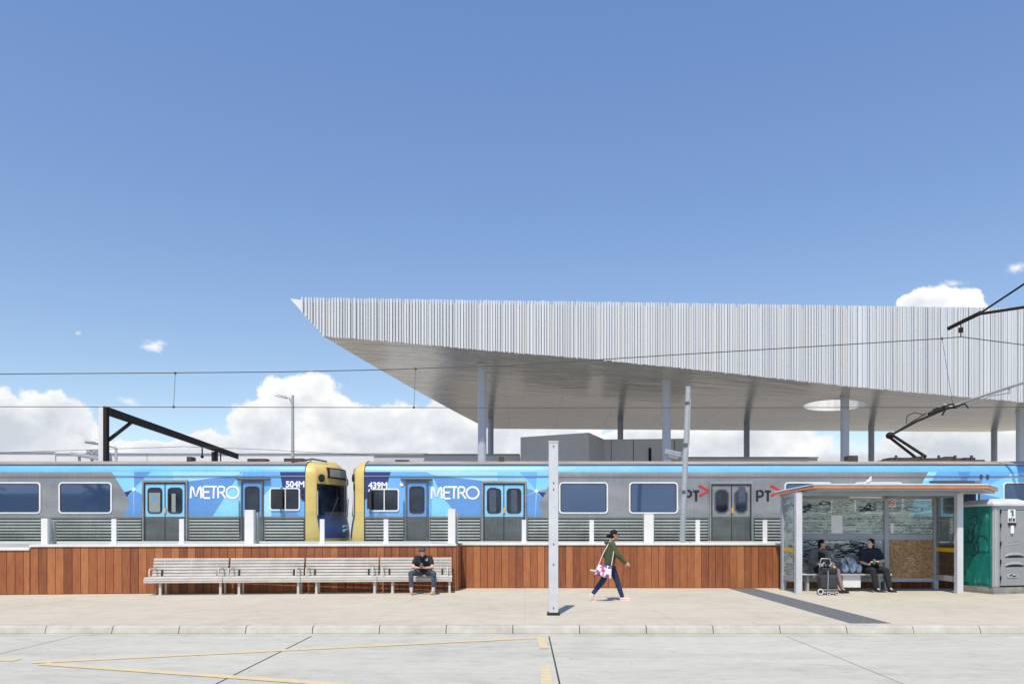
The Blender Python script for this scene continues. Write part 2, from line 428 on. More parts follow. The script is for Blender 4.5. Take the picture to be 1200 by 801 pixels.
# joints of the road slabs, painted lines
j = MB()
def strip(mb, a, b, w, z):
    a = Vector((a[0], a[1], z)); b = Vector((b[0], b[1], z)); d = (b - a).normalized(); s = Vector((-d.y, d.x, 0)) * w / 2
    mb.add([a - s, b - s, b + s, a + s], [(0, 1, 2, 3)])
def G(px, py, z=RZ):
    D = (H - z) * F / (py - HY); return (wx(px, D), D)
jx1 = -3.45; jx2 = .38
for k in range(-6, 8):
    if k in (0, 1): strip(j.mat(0), (jx1 + k * 3.84, 2), (jx1 + k * 3.84, 12.41), .020, RZ + .003)
    else: strip(j.mat(1), (jx1 + k * 3.84, -10), (jx1 + k * 3.84, 12.41), .014, RZ + .003)
j.build('road_joints', ['joint_filler', 'joint_faint'], kind='structure')
ym = MB()
strip(ym, G(38, 776), G(628, 747), .17, RZ + .0055)
strip(ym, G(50, 777.5), G(560, 813), .17, RZ + .0065)
strip(ym, (-8.6, 10.12), G(21, 773), .17, RZ + .0055)
strip(ym, (.25, 12.37), (.28, 11.1), .125, RZ + .0075)
strip(ym, (.26, 9.72), (.22, 7.2), .125, RZ + .0055)
ym.build('road_markings', 'road_yellow', kind='structure')
# drainage strip across the footpath
dr = MB(); dr.box(5.55, 6.25, 13.1, 20.95, -.02, .004)
dr.build('drain_grate', 'grate', kind='structure')
# platform, tracks, far platform
pf = MB(); pf.box(-70, 70, 21.45, 26.45, -.15, 1.2); pf.build('platform', 'platform', kind='structure')
fp = MB(); fp.box(-70, 70, 31.2, 40, -.15, 1.15); fp.build('far_platform', 'platform', kind='structure')

# ------------------------------------------------------------------ timber wall
def wallY(X): return 18.8 + (X + 12.85) * .113
def boards(name, A, B, z1, parent, z1l=None):
    A = Vector(A); B = Vector(B); L = (B - A).length; n = int(L / .195)
    mb = MB()
    for i in range(n + 1):
        a = i * .195 + .004; b = min((i + 1) * .195 - .004, L)
        if b <= a: continue
        o = random.uniform(0, .004)
        mb.prism([(a, o), (a + .004, o - .004), (b - .004, o - .004), (b, o), (b, .03), (a, .03)], .012, z1, 'Z')
    ob = mb.build(name, 'timber', parent, local=True)
    bk = MB(); bk.box(0, L, .032, .20, 0, z1 + .002); bk.build('wall_core', 'black', parent, local=True)
    return ob, L
def wall_thing(label, A, B, z1, group=None, over=0):
    A = Vector(A); B = Vector(B); ang = math.atan2(B.y - A.y, B.x - A.x)
    t = thing('timber_wall', label, 'wall', (A.x, A.y, 0), ang, group)
    ob, L = boards('timber_cladding', (0, 0), ((B - A).length, 0), z1, t)
    cp = MB(); cp.box(-.01, L + over, -.03, 1.4, z1 + .004, z1 + .062); cp.build('coping', 'white_paint', t, local=True, bevel=.004)
    return t
WX0, WX1 = wx(36, 18.9), wx(535, 20.05)
wall_thing('long left timber wall with white coping, behind the row of benches', (WX0, wallY(WX0)), (WX1, wallY(WX1)), 1.168)
wall_thing('short lower piece of timber wall at the left edge of the photo', (-22, wallY(-22)), (WX0 - .012, wallY(WX0 - .012)), 1.085)
# the stub that closes the left wall, then the right wall set back behind it
eb = thing('timber_return', 'narrow timber end return closing the bench wall at the step in the wall line', 'wall end', (WX1 + .01, wallY(WX1), 0))
q = MB(); q.box(WX1 + .008, WX1 + .03, wallY(WX1) + .01, 20.98, .01, 1.225); q.build('end_board', 'timber', eb)
RW = 21.0
wall_thing('long right timber wall with white coping, running from the step to the bus shelter', (WX1 - .8, RW), (30, RW), 1.168)

# ------------------------------------------------------------------ balustrade posts and glass on the wall
def postY(px):
    if px < 536:
        X = wx(px, 19.6); return wallY(X) + .35
    return RW + .35
def make_post(w, d, z1, small):
    pass
post_group = 'white balustrade posts along the wall coping'
tall_names = ['tall white balustrade post at the left end of the bench wall', 'tall white balustrade post in front of the narrow crew door of the left train',
              'tall white balustrade post beside the step in the wall, above the bench end', 'tall white balustrade post between two train windows, right of the walking woman']
pr = None
for (a, b_, top), lab in zip([(48, 55.5, 607), (286.5, 297, 597), (525, 533.5, 596), (755, 766, 602)], tall_names):
    D = postY((a + b_) / 2); X0, X1 = wx(a, D), wx(b_, D); z1 = wz(top, D)
    t = thing('balustrade_post', lab, 'post', ((X0 + X1) / 2, D, 1.232), 0, 'tall white balustrade posts on the coping')
    w = (X1 - X0) / 2; h = z1 - 1.232
    q = MB(); q.box(-w, w, 0, .17, 0, h); q.build('shaft', 'white_paint', t, local=True, bevel=.004)
    q = MB(); q.box(w + .001, w + .05, .19, .30, 0, h - .06); q.build('glass_clamp', 'galvanised', t, local=True)
small = [(132.5, 'small balustrade post left of the first double train door'), (212, 'small balustrade post in front of the left train double door'),
         (377, 'small balustrade post in front of the yellow cab of the left train'), (452, 'small balustrade post just right of the yellow end of the right train'),
         (614, 'small balustrade post at the right edge of the blue double door of the right train'), (693.5, 'small balustrade post right of the tall grey footpath post, above the walking woman'),
         (818, 'small balustrade post right of the leaning pole'), (897, 'small balustrade post between the red arrow sign and the bus shelter')]
sp = None
for px, lab in small:
    D = postY(px); X = wx(px, D)
    loc = (X, D + .03, 1.232)
    if sp is None:
        sp = thing('balustrade_post', lab, 'post', loc, 0, 'small balustrade posts holding the glass')
        q = MB(); q.box(-.06, .06, 0, .03, 0, .64).box(-.075, .075, -.015, .06, 0, .02); q.build('shaft', 'white_steel', sp, local=True)
        q = MB(); q.box(-.045, .045, .031, .06, .05, .6); q.build('glass_clamp', 'galvanised', sp, local=True)
    else: dup(sp, loc, None, lab)
edges = [-170, 55, 132, 212, 297, 377, 452, 525, None, 536, 614, 693, 760, 818, 897, 1040, 1160, 1300]
places = ['over the low left wall', 'left of the first small post', 'left of the left train double door', 'in front of the left half of the left train lettering', 'left of the yellow cab', 'in the gap between the two trains', 'above the seated man', None, None,
          'right of the step in the wall', 'left of the grey footpath post', 'above the walking woman', 'left of the leaning pole', 'right of the leaning pole', 'behind the left half of the shelter', 'behind the right half of the shelter', 'behind the green toilet cabin']
for i in range(len(edges) - 1):
    if edges[i] is None or edges[i + 1] is None: continue
    a, b_ = edges[i], edges[i + 1]; Da, Db = postY(a + .1) + .07, postY(b_ - .1) + .07
    A = Vector((wx(a, Da) + .08, Da, 1.24)); B = Vector((wx(b_, Db) - .08, Db, 1.24)); up = Vector((0, 0, .82))
    n = (B - A).cross(Vector((0, 0, 1))).normalized() * .012
    q = MB(); vs = [A, B, B + up, A + up]; q.add([v - n * .5 for v in vs] + [v + n * .5 for v in vs], [(0, 1, 2, 3), (7, 6, 5, 4), (0, 4, 5, 1), (1, 5, 6, 2), (2, 6, 7, 3), (3, 7, 4, 0)])
    o = recentre(q.build('glass_panel', 'clear_glass'))
    tag(o, 'clear frameless glass balustrade panel ' + places[i], 'glass panel', 'glass balustrade panels on the wall')

# ------------------------------------------------------------------ trains
TD = 26.7
def tx(px): return wx(px, TD)
def tz(py): return wz(py, TD)
PROF = [(.06, .9), (0, 1.12), (0, 3.52), (.015, 3.60), (.05, 3.69), (.11, 3.78), (.20, 3.86), (.36, 3.945), (.8, 4.04), (1.5, 4.08)]
FULL = PROF + [(3.0 - a, z) for a, z in reversed(PROF[:-1])]
def stroke(mb, pts, r, y, flat=.12, n=8):
    mb.tube([(p[0], y, p[1]) for p in pts], r, n, flat)
def circ(cx, cz, r, n=24, a0=0, a1=360):
    return [(cx + r * math.cos(R(a0 + (a1 - a0) * k / n)), cz + r * math.sin(R(a0 + (a1 - a0) * k / n))) for k in range(n + 1)]
def metro(parent, px0, px1, py0, py1):
    s = tz(py0) - tz(py1); ox = tx(px0); oz = tz(py1); kx = (tx(px1) - tx(px0)) / 3.86
    def t(pts): return [(ox + a * kx, oz + b * s) for a, b in pts]
    mb = MB(); r = .084 * s; y = TD - .012
    S = [[(.07, .03), (.10, .75), (.16, .97), (.24, .9), (.44, .22), (.5, .2), (.74, .9), (.8, .97), (.86, .8), (.9, .03)],
         [(1.62, .97), (1.14, .97), (1.04, .88), (1.04, .62), (1.12, .53), (1.52, .53)], [(1.12, .53), (1.05, .44), (1.05, .14), (1.15, .04), (1.58, .04)],
         [(1.62, .97), (2.1, .97)], [(1.9, .97), (1.86, .7), (1.84, .03)],
         [(2.2, .03), (2.2, .88), (2.28, .97), (2.55, .97), (2.68, .88), (2.68, .62), (2.56, .5), (2.3, .5)], [(2.45, .5), (2.78, .03)],
         [(3.32 + .48 * math.cos(R(k * 15)), .5 + .47 * math.sin(R(k * 15))) for k in range(25)]]
    for q in S: stroke(mb, t(q), r, y)
    return mb.build('lettering', 'lettering_white', parent)
def pt_logo(parent, px0, with_p=True):
    mb = MB(); y = TD - .010; s = (tz(573) - tz(587)); ox = tx(px0); oz = tz(587)
    def t(pts): return [(ox + a * s, oz + b * s) for a, b in pts]
    mb.mat(0)
    if with_p: stroke(mb, t([(.08, 0), (.08, .88), (.4, .88), (.56, .75), (.56, .52), (.4, .4), (.1, .4)]), .10 * s, y)
    stroke(mb, t([(.72, .84), (1.24, .84)]), .095 * s, y); stroke(mb, t([(.98, .84), (.98, 0)]), .10 * s, y)
    mb.mat(1)
    stroke(mb, t([(1.22, 1.32), (2.05, .86), (1.24, .5)]), .125 * s, y - .002)
    return mb.build('lettering', ['lettering_black', 'red_paint'], parent)
def textmesh(s, x, z, height, y, mat, parent, name='lettering', rot=None):
    cu = bpy.data.curves.new('t', 'FONT'); cu.body = s; cu.size = height / .7; cu.offset = .05 * height; cu.extrude = .004
    ob = bpy.data.objects.new('t', cu); C.objects.link(ob)
    dg = bpy.context.evaluated_depsgraph_get(); me = bpy.data.meshes.new_from_object(ob.evaluated_get(dg))
    C.objects.unlink(ob); bpy.data.objects.remove(ob)
    o = bpy.data.objects.new(name, me); C.objects.link(o); me.materials.clear(); me.materials.append(M[mat])
    off = org(parent) if parent else Vector()
    rt = rot or Matrix.Rotation(R(90), 4, 'X')
    mat4 = Matrix.Translation(Vector((x, y, z)) - off) @ rt
    me.transform(mat4); o.parent = parent
    return o
def poly(mb, pts, lvl):
    mb.add([(tx(a), TD - .003 - .002 * lvl, tz(b)) for a, b in reversed(pts)], [tuple(range(len(pts)))])
def side_window(parent, a, b, y0=564.5, y1=601.5):
    x0, x1, z0, z1 = tx(a), tx(b), tz(y1), tz(y0)
    o = rrect(x0, x1, z0, z1, .13); i = rrect(x0 + .05, x1 - .05, z0 + .05, z1 - .05, .09); ii = rrect(x0 + .075, x1 - .075, z0 + .075, z1 - .075, .07)
    fr = MB(); fr.ring(o, i, TD - .03, TD + .0); f = fr.build('window', 'white_steel', parent)
    gk = MB(); gk.ring(rrect(x0 + .051, x1 - .051, z0 + .051, z1 - .051, .089), ii, TD - .02, TD); gk.build('gasket', 'rubber', f)
    gl = MB(); gl.prism(rrect(x0 + .07, x1 - .07, z0 + .07, z1 - .07, .07), TD - .012, TD - .002); gl.build('pane', 'train_glass', f)
    return f
def leaf(parent, x0, x1, z0, z1, upper, belt, octo=False, lower='steel_dark', wide=.075):
    """one sliding door leaf: coloured top, steel bottom, tall rounded pane"""
    d = MB(); d.mat(0).box(x0, x1, TD - .035, TD - .004, belt, z1).mat(1).box(x0, x1, TD - .035, TD - .004, z0, belt - .001)
    o = d.build('door', [upper, lower], parent)
    wz0, wz1 = belt + .11, z1 - .12
    a, b = x0 + wide, x1 - wide
    rr = .13; n = 1 if octo else 4
    g1 = MB(); g1.ring(rrect(a, b, wz0, wz1, rr, n), rrect(a + .045, b - .045, wz0 + .045, wz1 - .045, rr - .03, n), TD - .05, TD - .034); g1.build('gasket', 'steel_dark' if octo else 'rubber', o)
    g2 = MB(); g2.prism(rrect(a + .04, b - .04, wz0 + .04, wz1 - .04, rr - .03, n), TD - .042, TD - .0355); g2.build('pane', 'dark_glass', o)
    return o
def double_door(parent, a, b, mid, top, upper, octo=False):
    x0, x1, xm = tx(a), tx(b), tx(mid); z0, z1 = 1.19, tz(top); belt = tz(605)
    fr = MB(); fr.ring([(x0, z0 - .02), (x1, z0 - .02), (x1, z1), (x0, z1)], [(x0 + .06, z0 + .01), (x1 - .06, z0 + .01), (x1 - .06, z1 - .09), (x0 + .06, z1 - .09)], TD - .075, TD - .002)
    fr.build('door_frame', 'steel', parent, bevel=.012)
    fd = MB(); fd.ring([(x0 + .061, z0 + .011), (x1 - .061, z0 + .011), (x1 - .061, z1 - .091), (x0 + .061, z1 - .091)], [(x0 + .10, z0 + .03), (x1 - .10, z0 + .03), (x1 - .10, z1 - .14), (x0 + .10, z1 - .14)], TD - .06, TD - .002)
    fd.build('door_seal', 'rubber', parent)
    l = leaf(parent, x0 + .105, xm - .018, z0 + .03, z1 - .145, upper, belt, octo)
    r = leaf(parent, xm + .018, x1 - .105, z0 + .03, z1 - .145, upper, belt, octo)
    s = MB(); s.box(xm - .017, xm + .017, TD - .04, TD - .002, z0 + .03, z1 - .145); s.build('door_seal', 'rubber', parent)
    h = MB(); h.box(xm - .01, xm + .055, TD - .075, TD - .041, belt + .12, belt + .30); h.build('door_handle', 'amber', parent, bevel=.01)
    return l, r
def crew_door(parent, a, b, top, sa, sb):
    x0, x1 = tx(a), tx(b); z0, z1 = 1.19, tz(top); belt = tz(605)
    fr = MB(); fr.ring(rrect(x0, x1, z0 - .02, z1, .04, 2), rrect(x0 + .05, x1 - .05, z0 + .02, z1 - .05, .06, 2), TD - .07, TD - .002); fr.build('door_frame', 'steel_dark', parent)
    leaf(parent, x0 + .06, x1 - .06, z0 + .03, z1 - .07, 'train_blue', belt, wide=.07)
    rs = MB(); rs.box(tx(sa), tx(sb), TD - .12, TD - .002, z1 + .02, z1 + .09); rs.build('rain_strip', 'steel_dark', parent, bevel=.01)
    hr = MB(); hr.tube([(x0 - .06, TD - .06, 1.5), (x0 - .06, TD - .06, 2.6)], .014); hr.build('handrail', 'steel_dark', parent)
def cab_window(parent, a, b, y0, y1, mirror):
    x0, x1, z0, z1 = tx(a), tx(b), tz(y1), tz(y0)
    fr = MB(); fr.ring(rrect(x0, x1, z0, z1, .1), rrect(x0 + .05, x1 - .05, z0 + .05, z1 - .05, .06), TD - .035, TD); xm = (x0 + x1) / 2 + .02
    fr.box(xm - .018, xm + .018, TD - .034, TD - .004, z0 + .05, z1 - .05); f = fr.build('window', 'white_steel', parent)
    gl = MB(); gl.prism(rrect(x0 + .045, x1 - .045, z0 + .045, z1 - .045, .06), TD - .01, TD - .006); gl.build('pane', 'dark_glass', f)
    mi = MB(); mx = tx(mirror)
    mi.box(mx - .10, mx + .05, TD - .22, TD - .1, z0 + .08, z1 - .12).tube([(mx, TD - .16, z1 - .1), (mx, TD - .16, z1 - .02), (mx, TD, z1 - .01)], .014).tube([(mx, TD - .16, z0 + .1), (mx, TD - .16, z0 - .05), (mx, TD, z0 - .07)], .014)
    mi.build('mirror', 'black', parent, bevel=.02)
def body(parent, X0, X1):
    """car body from the profile with separate tones for side, blue cant band and roof"""
    b = MB(); n = len(FULL)
    for i in range(n - 1):
        (a, za), (c, zc) = FULL[i], FULL[i + 1]; lo = min(za, zc); am = (a + c) / 2
        b.cur = 0 if lo < 3.59 else (1 if lo < 3.85 else 2)
        b.add([(X0, TD + a, za), (X1, TD + a, za), (X1, TD + c, zc), (X0, TD + c, zc)], [(0, 1, 2, 3)], lo > 3.5)
    b.cur = 0
    for X in (X0, X1): b.add([(X, TD + a, z) for a, z in FULL], [tuple(range(n))])
    o = b.build('body', ['steel', 'train_sky', 'train_roof'], parent)
    r = MB()
    for py, hh, dd in ((557.6, .035, .03), (605.2, .03, .022)):
        r.box(X0, X1, TD - dd, TD - .001, tz(py) - hh / 2, tz(py) + hh / 2)
    r.box(X0, X1, TD + .14, TD + .22, 3.86, 3.905)
    r.build('body_rail', 'steel', parent)
    u = MB(); u.box(X0 + .8, X1 - .8, TD + .3, TD + 2.7, .35, .9); u.build('underframe', 'rusty_dark', parent)
    for c in (X0 + 4, X1 - 4):
        w = MB()
        for dx in (-1.1, 1.1):
            for yy in (.62, 2.2): w.tube([(c + dx, TD + yy, .30), (c + dx, TD + yy + .14, .30)], .43, 20)
            w.tube([(c + dx, TD + .6, .3), (c + dx, TD + 2.4, .3)], .07)
        w.box(c - 1.6, c + 1.6, TD + .45, TD + .6, .2, .42); w.build('bogie', 'rusty_dark', parent)
    return o
def ribs(parent, spans):
    r = MB(); z0, z1 = tz(632.5), tz(607.5); n = 7; p = (z1 - z0) / n
    for a, b in spans:
        x0, x1 = tx(a), tx(b)
        for k in range(n):
            z = z0 + p * k
            r.prism([(TD - .004, z), (TD - .022, z + .006), (TD - .042, z + p * .30), (TD - .042, z + p * .46), (TD - .02, z + p * .64), (TD - .004, z + p * .66)], x0, x1, 'X')
    r.build('fluting', 'steel_rib_lit', parent)
    d = MB()
    for a, b in spans: d.box(tx(a) - .02, tx(b) + .02, TD - .0035, TD - .0005, z0 - .05, z1 + .01)
    d.build('fluting_gap_shade', 'rubber', parent)  # black sheet stands for the shade in the gaps between ribs
def cab(parent, X, sgn, bulge, strip=.37, skew=0, disp=(.30, .72)):
    """rounded yellow cab end; X where the yellow begins, sgn the way it faces"""
    zs = [.95, 1.1, 1.29, 1.5, 1.8, 2.02, 2.10, 2.4, 2.7, 3.0, 3.2, 3.28, 3.42, 3.55, 3.68, 3.78, 3.88, 3.96, 4.02, 4.06]
    def half(z):
        if z < 3.52: return 1.5
        for (a, za), (c, zc) in zip(PROF[2:], PROF[3:]):
            if za <= z <= zc: return 1.5 - (a + (c - a) * (z - za) / (zc - za))
        return .3
    SS = [0, .015, .04, .07, .11, .16, .22, .3, .4, .5, .6, .7, .78, .84, .89, .93, .96, .985, 1]
    def bx(s, z):
        e = 1 - abs(2 * s - 1) ** (2.0 if skew else 3.2)
        v = strip + bulge * e + skew * s
        if z > 3.3: v -= ((z - 3.3) / .76) ** 3.4 * .34
        if z < 2.05: v += .10 * math.sin(min((2.05 - z) / .75, 1) * math.pi / 2)
        return v
    mb = MB(); vs = []; nS = len(SS) + 2
    for z in zs:
        h = half(z) + .012
        row = [(X, TD + 1.5 - h, z)] + [(X + sgn * bx(s, z), TD + 1.5 - h + 2 * h * s, z) for s in SS] + [(X, TD + 1.5 + h, z)]
        vs += row
    fs = []; ms = []
    for i in range(len(zs) - 1):
        for k in range(nS - 1):
            q = (i * nS + k, i * nS + k + 1, (i + 1) * nS + k + 1, (i + 1) * nS + k)
            zc = (zs[i] + zs[i + 1]) / 2
            s_ = -1 if k == 0 or k == nS - 2 else (SS[k - 1] + SS[k]) / 2
            mt = 0
            if .025 < s_ < .975:
                if 2.10 < zc < 3.24: mt = 1
                elif 1.29 < zc < 2.10: mt = 2
            fs.append(q if sgn > 0 else q[::-1]); ms.append(mt)
    o = len(mb.v); mb.v += [Vector(v) for v in vs]
    for f, m_ in zip(fs, ms): mb.f.append([o + i for i in f]); mb.m.append(m_); mb.sm.append(m_ == 0 or True)
    mb.cur = 0; top = [vs[(len(zs) - 1) * nS + k] for k in range(nS)]; mb.add(top, [tuple(range(nS))])
    mb.build('cab_end', ['train_yellow', 'dark_glass', 'train_mid'], parent)
    # gutter seam where the cab moulding meets the body
    se = MB(); se.tube([(X, TD + a - .012, z + (.008 if z > 3.6 else 0)) for a, z in PROF[1:9]], .014, 6); se.build('cab_seam', 'rubber', parent)
    def pt(s, z, out=0):
        h = half(z) + .012; p = Vector((X + sgn * bx(s, z), TD + 1.5 - h + 2 * h * s, z))
        p2 = Vector((X + sgn * bx(min(s + .02, 1), z), TD + 1.5 - h + 2 * h * min(s + .02, 1), z))
        t = (p2 - p).normalized(); n = Vector((t.y, -t.x, 0)) * sgn
        if n.x * sgn < 0: n = -n
        return p + n * out
    # destination display in a dark frame over the windscreen
    d0, d1 = disp; dm = (d0 + d1) / 2; e = .02
    ds = MB(); ds.mat(0).add([pt(d0, 3.42, .04), pt(dm, 3.42, .04), pt(d1, 3.42, .04), pt(d1, 3.80, .08), pt(dm, 3.80, .08), pt(d0, 3.80, .08),
                        pt(d0, 3.42, -.1), pt(dm, 3.42, -.1), pt(d1, 3.42, -.1), pt(d1, 3.80, -.1), pt(dm, 3.8, -.1), pt(d0, 3.80, -.1)],
                       [(0, 1, 4, 5), (1, 2, 3, 4), (0, 5, 11, 6), (2, 8, 9, 3), (5, 4, 10, 11), (4, 3, 9, 10), (0, 6, 7, 1), (1, 7, 8, 2)], False)
    d_ = ds.build('destination_display', 'black', parent)
    dg = MB(); dg.add([pt(d0 + e, 3.47, .06), pt(dm, 3.47, .06), pt(d1 - e, 3.47, .06), pt(d1 - e, 3.75, .09), pt(dm, 3.75, .09), pt(d0 + e, 3.75, .09)], [(0, 1, 4, 5), (1, 2, 3, 4)], False); dg.build('display_panel', 'grey_plastic', d_)
    for s in (.07, .93):
        c = pt(s, 3.40, .0); out = (pt(s, 3.40, .1) - c).normalized()
        hl = MB(); hl.mat(0).tube([c - out * .05, c + out * .05], .135, 20).mat(1).tube([c + out * .05, c + out * .058], .10, 20); hl.build('headlight', ['black', 'dark_glass'], parent)
    # centre pillar, wipers, coupler, hand rails
    pl = MB(); pl.bar(pt(.53, 2.12, .015), pt(.53, 3.24, .015), .07, .03, (1, 0, 0)); pl.build('windscreen_pillar', 'grey_plastic', parent)
    for s0, s1 in ((.2, .34), (.66, .78)):
        wp = MB(); wp.tube([pt(s0, 2.06, .03), pt(s1, 2.75, .04)], .014); wp.build('wiper', 'black', parent)
    mk = MB(); mk.tube([pt(.42, 1.55, .01), pt(.55, 1.62, .01)], .05, 6, None).tube([pt(.44, 1.72, .01), pt(.56, 1.72, .01)], .04, 6, None); mk.build('front_emblem', 'train_light', parent)
    for s in (.0, 1):
        hr = MB(); c0 = pt(.012 if s == 0 else .988, 2.1, .05); c1 = pt(.012 if s == 0 else .988, 2.95, .05); hr.tube([c0, c1], .025, 8); hr.build('handrail', 'grey_plastic_light', parent)
    cp = MB(); cp.box(min(X + sgn * 1.1, X + sgn * .3), max(X + sgn * 1.1, X + sgn * .3), TD + 1.35, TD + 1.65, .75, 1.0); cp.build('coupler', 'rusty_dark', parent)

# ---- left train
lt = thing('train', 'blue and silver commuter train numbered 504M, its yellow driving cab facing right', 'train', (tx(120), TD + 1.5, 0))
body(lt, tx(-330), tx(357.5)); cab(lt, tx(357.5), 1, .44, skew=.33, disp=(.16, .60))
for a, b in ((-15, 48), (69, 131.5)): side_window(lt, a, b)
side_window(lt, -100, -37)
lv = MB()
def L(mi, pts, lvl=0): lv.cur = mi; poly(lv, pts, lvl)
# 0 light 1 sky 2 blue 3 navy 4 pale
L(0, [(131, 552.5), (157, 552.5), (157, 573), (145.5, 576)])
L(3, [(145.5, 576), (157, 573), (149, 582.5)])
L(2, [(149, 582.5), (157, 573), (169, 580), (169, 605), (145, 605), (152, 588)])
L(2, [(157, 552.5), (177, 552.5), (157, 573)])
L(0, [(177, 552.5), (203, 552.5), (203, 562), (169, 562), (169, 580), (157, 573)])
L(4, [(203, 552.5), (281, 552.5), (281, 556), (222, 563.5), (203, 563.5)])
L(2, [(220, 564), (281, 556), (276, 562), (249, 605), (220, 605)])
L(0, [(276, 562), (281, 556), (284, 552.5), (284, 605), (249, 605)])
L(1, [(284, 552.5), (328, 552.5), (331, 571), (345, 575), (357, 588), (357, 605), (284, 605)])
L(3, [(328, 552.5), (357.4, 552.5), (357.4, 588), (345, 575), (331, 571)])
L(4, [(309, 580), (318, 571), (318, 605), (309, 605)], 1)
L(2, [(330, 605), (341, 594), (352, 605)], 1)
for e in ((131, 552.5), (145.5, 576), (149, 582.5), (157, 604.8), (169, 580), (177, 552.5), (157, 552.5)):
    p0 = Vector((tx(157), 0, tz(573))); p1 = Vector((tx(e[0]), 0, tz(e[1]))); d = (p1 - p0).normalized(); s_ = Vector((-d.z, 0, d.x)) * .014
    lv.cur = 4; lv.add([p0 - s_ + Vector((0, TD - .009, 0)), p1 - s_ * .3 + Vector((0, TD - .009, 0)), p1 + s_ * .3 + Vector((0, TD - .009, 0)), p0 + s_ + Vector((0, TD - .009, 0))], [(0, 1, 2, 3)])
lv.build('livery', ['train_light', 'train_sky', 'train_blue', 'train_navy', 'train_pale'], lt)
st = MB(); st.prism([(a, b) for a, b in circ(tx(157), tz(573), .06, 12)[:-1]], TD - .014, TD - .009); st.build('livery_star', 'lettering_white', lt)
double_door(lt, 167.5, 220.5, 194, 562, 'door_blue')
crew_door(lt, 283, 309, 563, 278, 317)
cab_window(lt, 316, 352, 571, 598, 331)
metro(lt, 222.5, 281, 569.5, 584)
textmesh('504M', tx(334.8), tz(570.3), .205, TD - .012, 'lettering_white', lt)
for zz in (576, 583):
    q = MB(); q.box(tx(353.4), tx(355.4), TD - .03, TD - .004, tz(zz + 2.5), tz(zz - 2.5)); q.build('marker_light', 'black', lt)
ribs(lt, [(-330, 166), (222.5, 281), (311, 356)])
rf = MB()
for a, b, h in ((208, 214, .16), (281, 304, .09), (325, 349, .10)):
    rf.box(tx(a), tx(b), TD + .7, TD + 1.1, 4.0, 4.04 + h); rf.build('roof_equipment', 'rusty_dark', lt, bevel=.02); rf = MB()
rf.tube([(tx(338), TD + .35, 3.98), (tx(362), TD + .5, 4.09), (tx(376), TD + .8, 4.03)], .03)
rf.build('roof_cable', 'rusty_dark', lt)

def seen(parent, a, b, y0, y1, m_, r_=2):  # added flat sheet, coloured like the view through the door pane
    q = MB(); q.prism([(tx(p), tz(h)) for p, h in ((a, y1), (b, y1), (b, y0), (a, y0))], TD - .0445, TD - .043); return q.build('seen_through_panel', m_, parent)
pm('seen_through_grey', (.27, .31, .27), (.22, .26, .225), rough=.25)
pm('seen_through_dark', (.07, .09, .13), (.05, .065, .1), rough=.25)
seen(lt, 175.2, 188.3, 577, 600, 'seen_through_grey'); seen(lt, 201.8, 206.4, 578, 600, 'seen_through_grey')
q = MB(); q.prism(circ(tx(181.5), tz(583.5), .09, 16)[:-1], TD - .047, TD - .045); q.build('door_sticker', 'train_blue', lt)
# ---- right train
rt = thing('train', 'long silver and blue commuter train numbered 439M with raised pantograph, behind the walking woman', 'train', (tx(800), TD + 1.5, 0))
body(rt, tx(427), tx(1290)); cab(rt, tx(427), -1, .26, strip=.31)
for a, b in ((655, 712.5), (737, 794.5), (919, 975), (1001, 1058), (1175, 1236)): side_window(rt, a, b)
lv = MB()
L(3, [(427.2, 552.5), (458, 552.5), (453, 571), (441, 574), (427.2, 586)])
L(1, [(458, 552.5), (500, 552.5), (506, 556), (506, 605), (427.2, 605), (427.2, 586), (441, 574), (453, 571)])
L(4, [(506, 556), (500, 552.5), (583, 552.5), (583, 563), (566, 563)])
L(2, [(506, 556), (566, 563), (566, 605), (537, 605), (519, 582)])
L(0, [(506, 556), (519, 582), (537, 605), (506, 605)])
L(2, [(440, 605), (447, 597), (454, 605)], 1)
L(0, [(583, 552.5), (609, 552.5), (628.5, 575), (616, 571), (616, 563), (583, 563)])
L(1, [(609, 552.5), (630, 552.5), (628.5, 575)])
L(0, [(630, 552.5), (655, 552.5), (640, 573), (628.5, 575)])
L(3, [(628.5, 575), (640, 576), (636, 583)])
L(2, [(616, 571), (628.5, 575), (636, 583), (631.5, 588), (636, 605), (616, 605)])
lv.build('livery', ['train_light', 'train_sky', 'train_blue', 'train_navy', 'train_pale'], rt); lv = MB()
L(4, [(1088, 552.5), (1098, 552.5), (1092, 563), (1082, 563)])
L(1, [(1098, 552.5), (1122, 552.5), (1126, 562), (1092, 563)]); L(2, [(1122, 552.5), (1137, 552.5), (1133, 562), (1126, 562)])
L(1, [(1137, 552.5), (1212, 552.5), (1184, 556), (1158, 568), (1140, 568), (1133, 562)]); L(0, [(1184, 556), (1212, 552.5), (1212, 605), (1149, 605), (1149, 568), (1158, 568)])
L(0, [(1082, 563), (1098, 563), (1098, 605), (1064, 605)]); L(2, [(1149, 578), (1172, 583), (1149, 592)], 1)
lv.build('livery', ['train_light', 'train_sky', 'train_blue', 'train_navy', 'train_pale'], rt); lv = MB()
for e in ((609, 552.5), (630, 552.5), (655, 552.5), (640, 576), (636, 583), (627.5, 604.8), (616, 581), (616, 571)):
    p0 = Vector((tx(628.5), 0, tz(575))); p1 = Vector((tx(e[0]), 0, tz(e[1]))); d = (p1 - p0).normalized(); s_ = Vector((-d.z, 0, d.x)) * .014
    lv.cur = 4; lv.add([p0 - s_ + Vector((0, TD - .009, 0)), p1 - s_ * .3 + Vector((0, TD - .009, 0)), p1 + s_ * .3 + Vector((0, TD - .009, 0)), p0 + s_ + Vector((0, TD - .009, 0))], [(0, 1, 2, 3)])
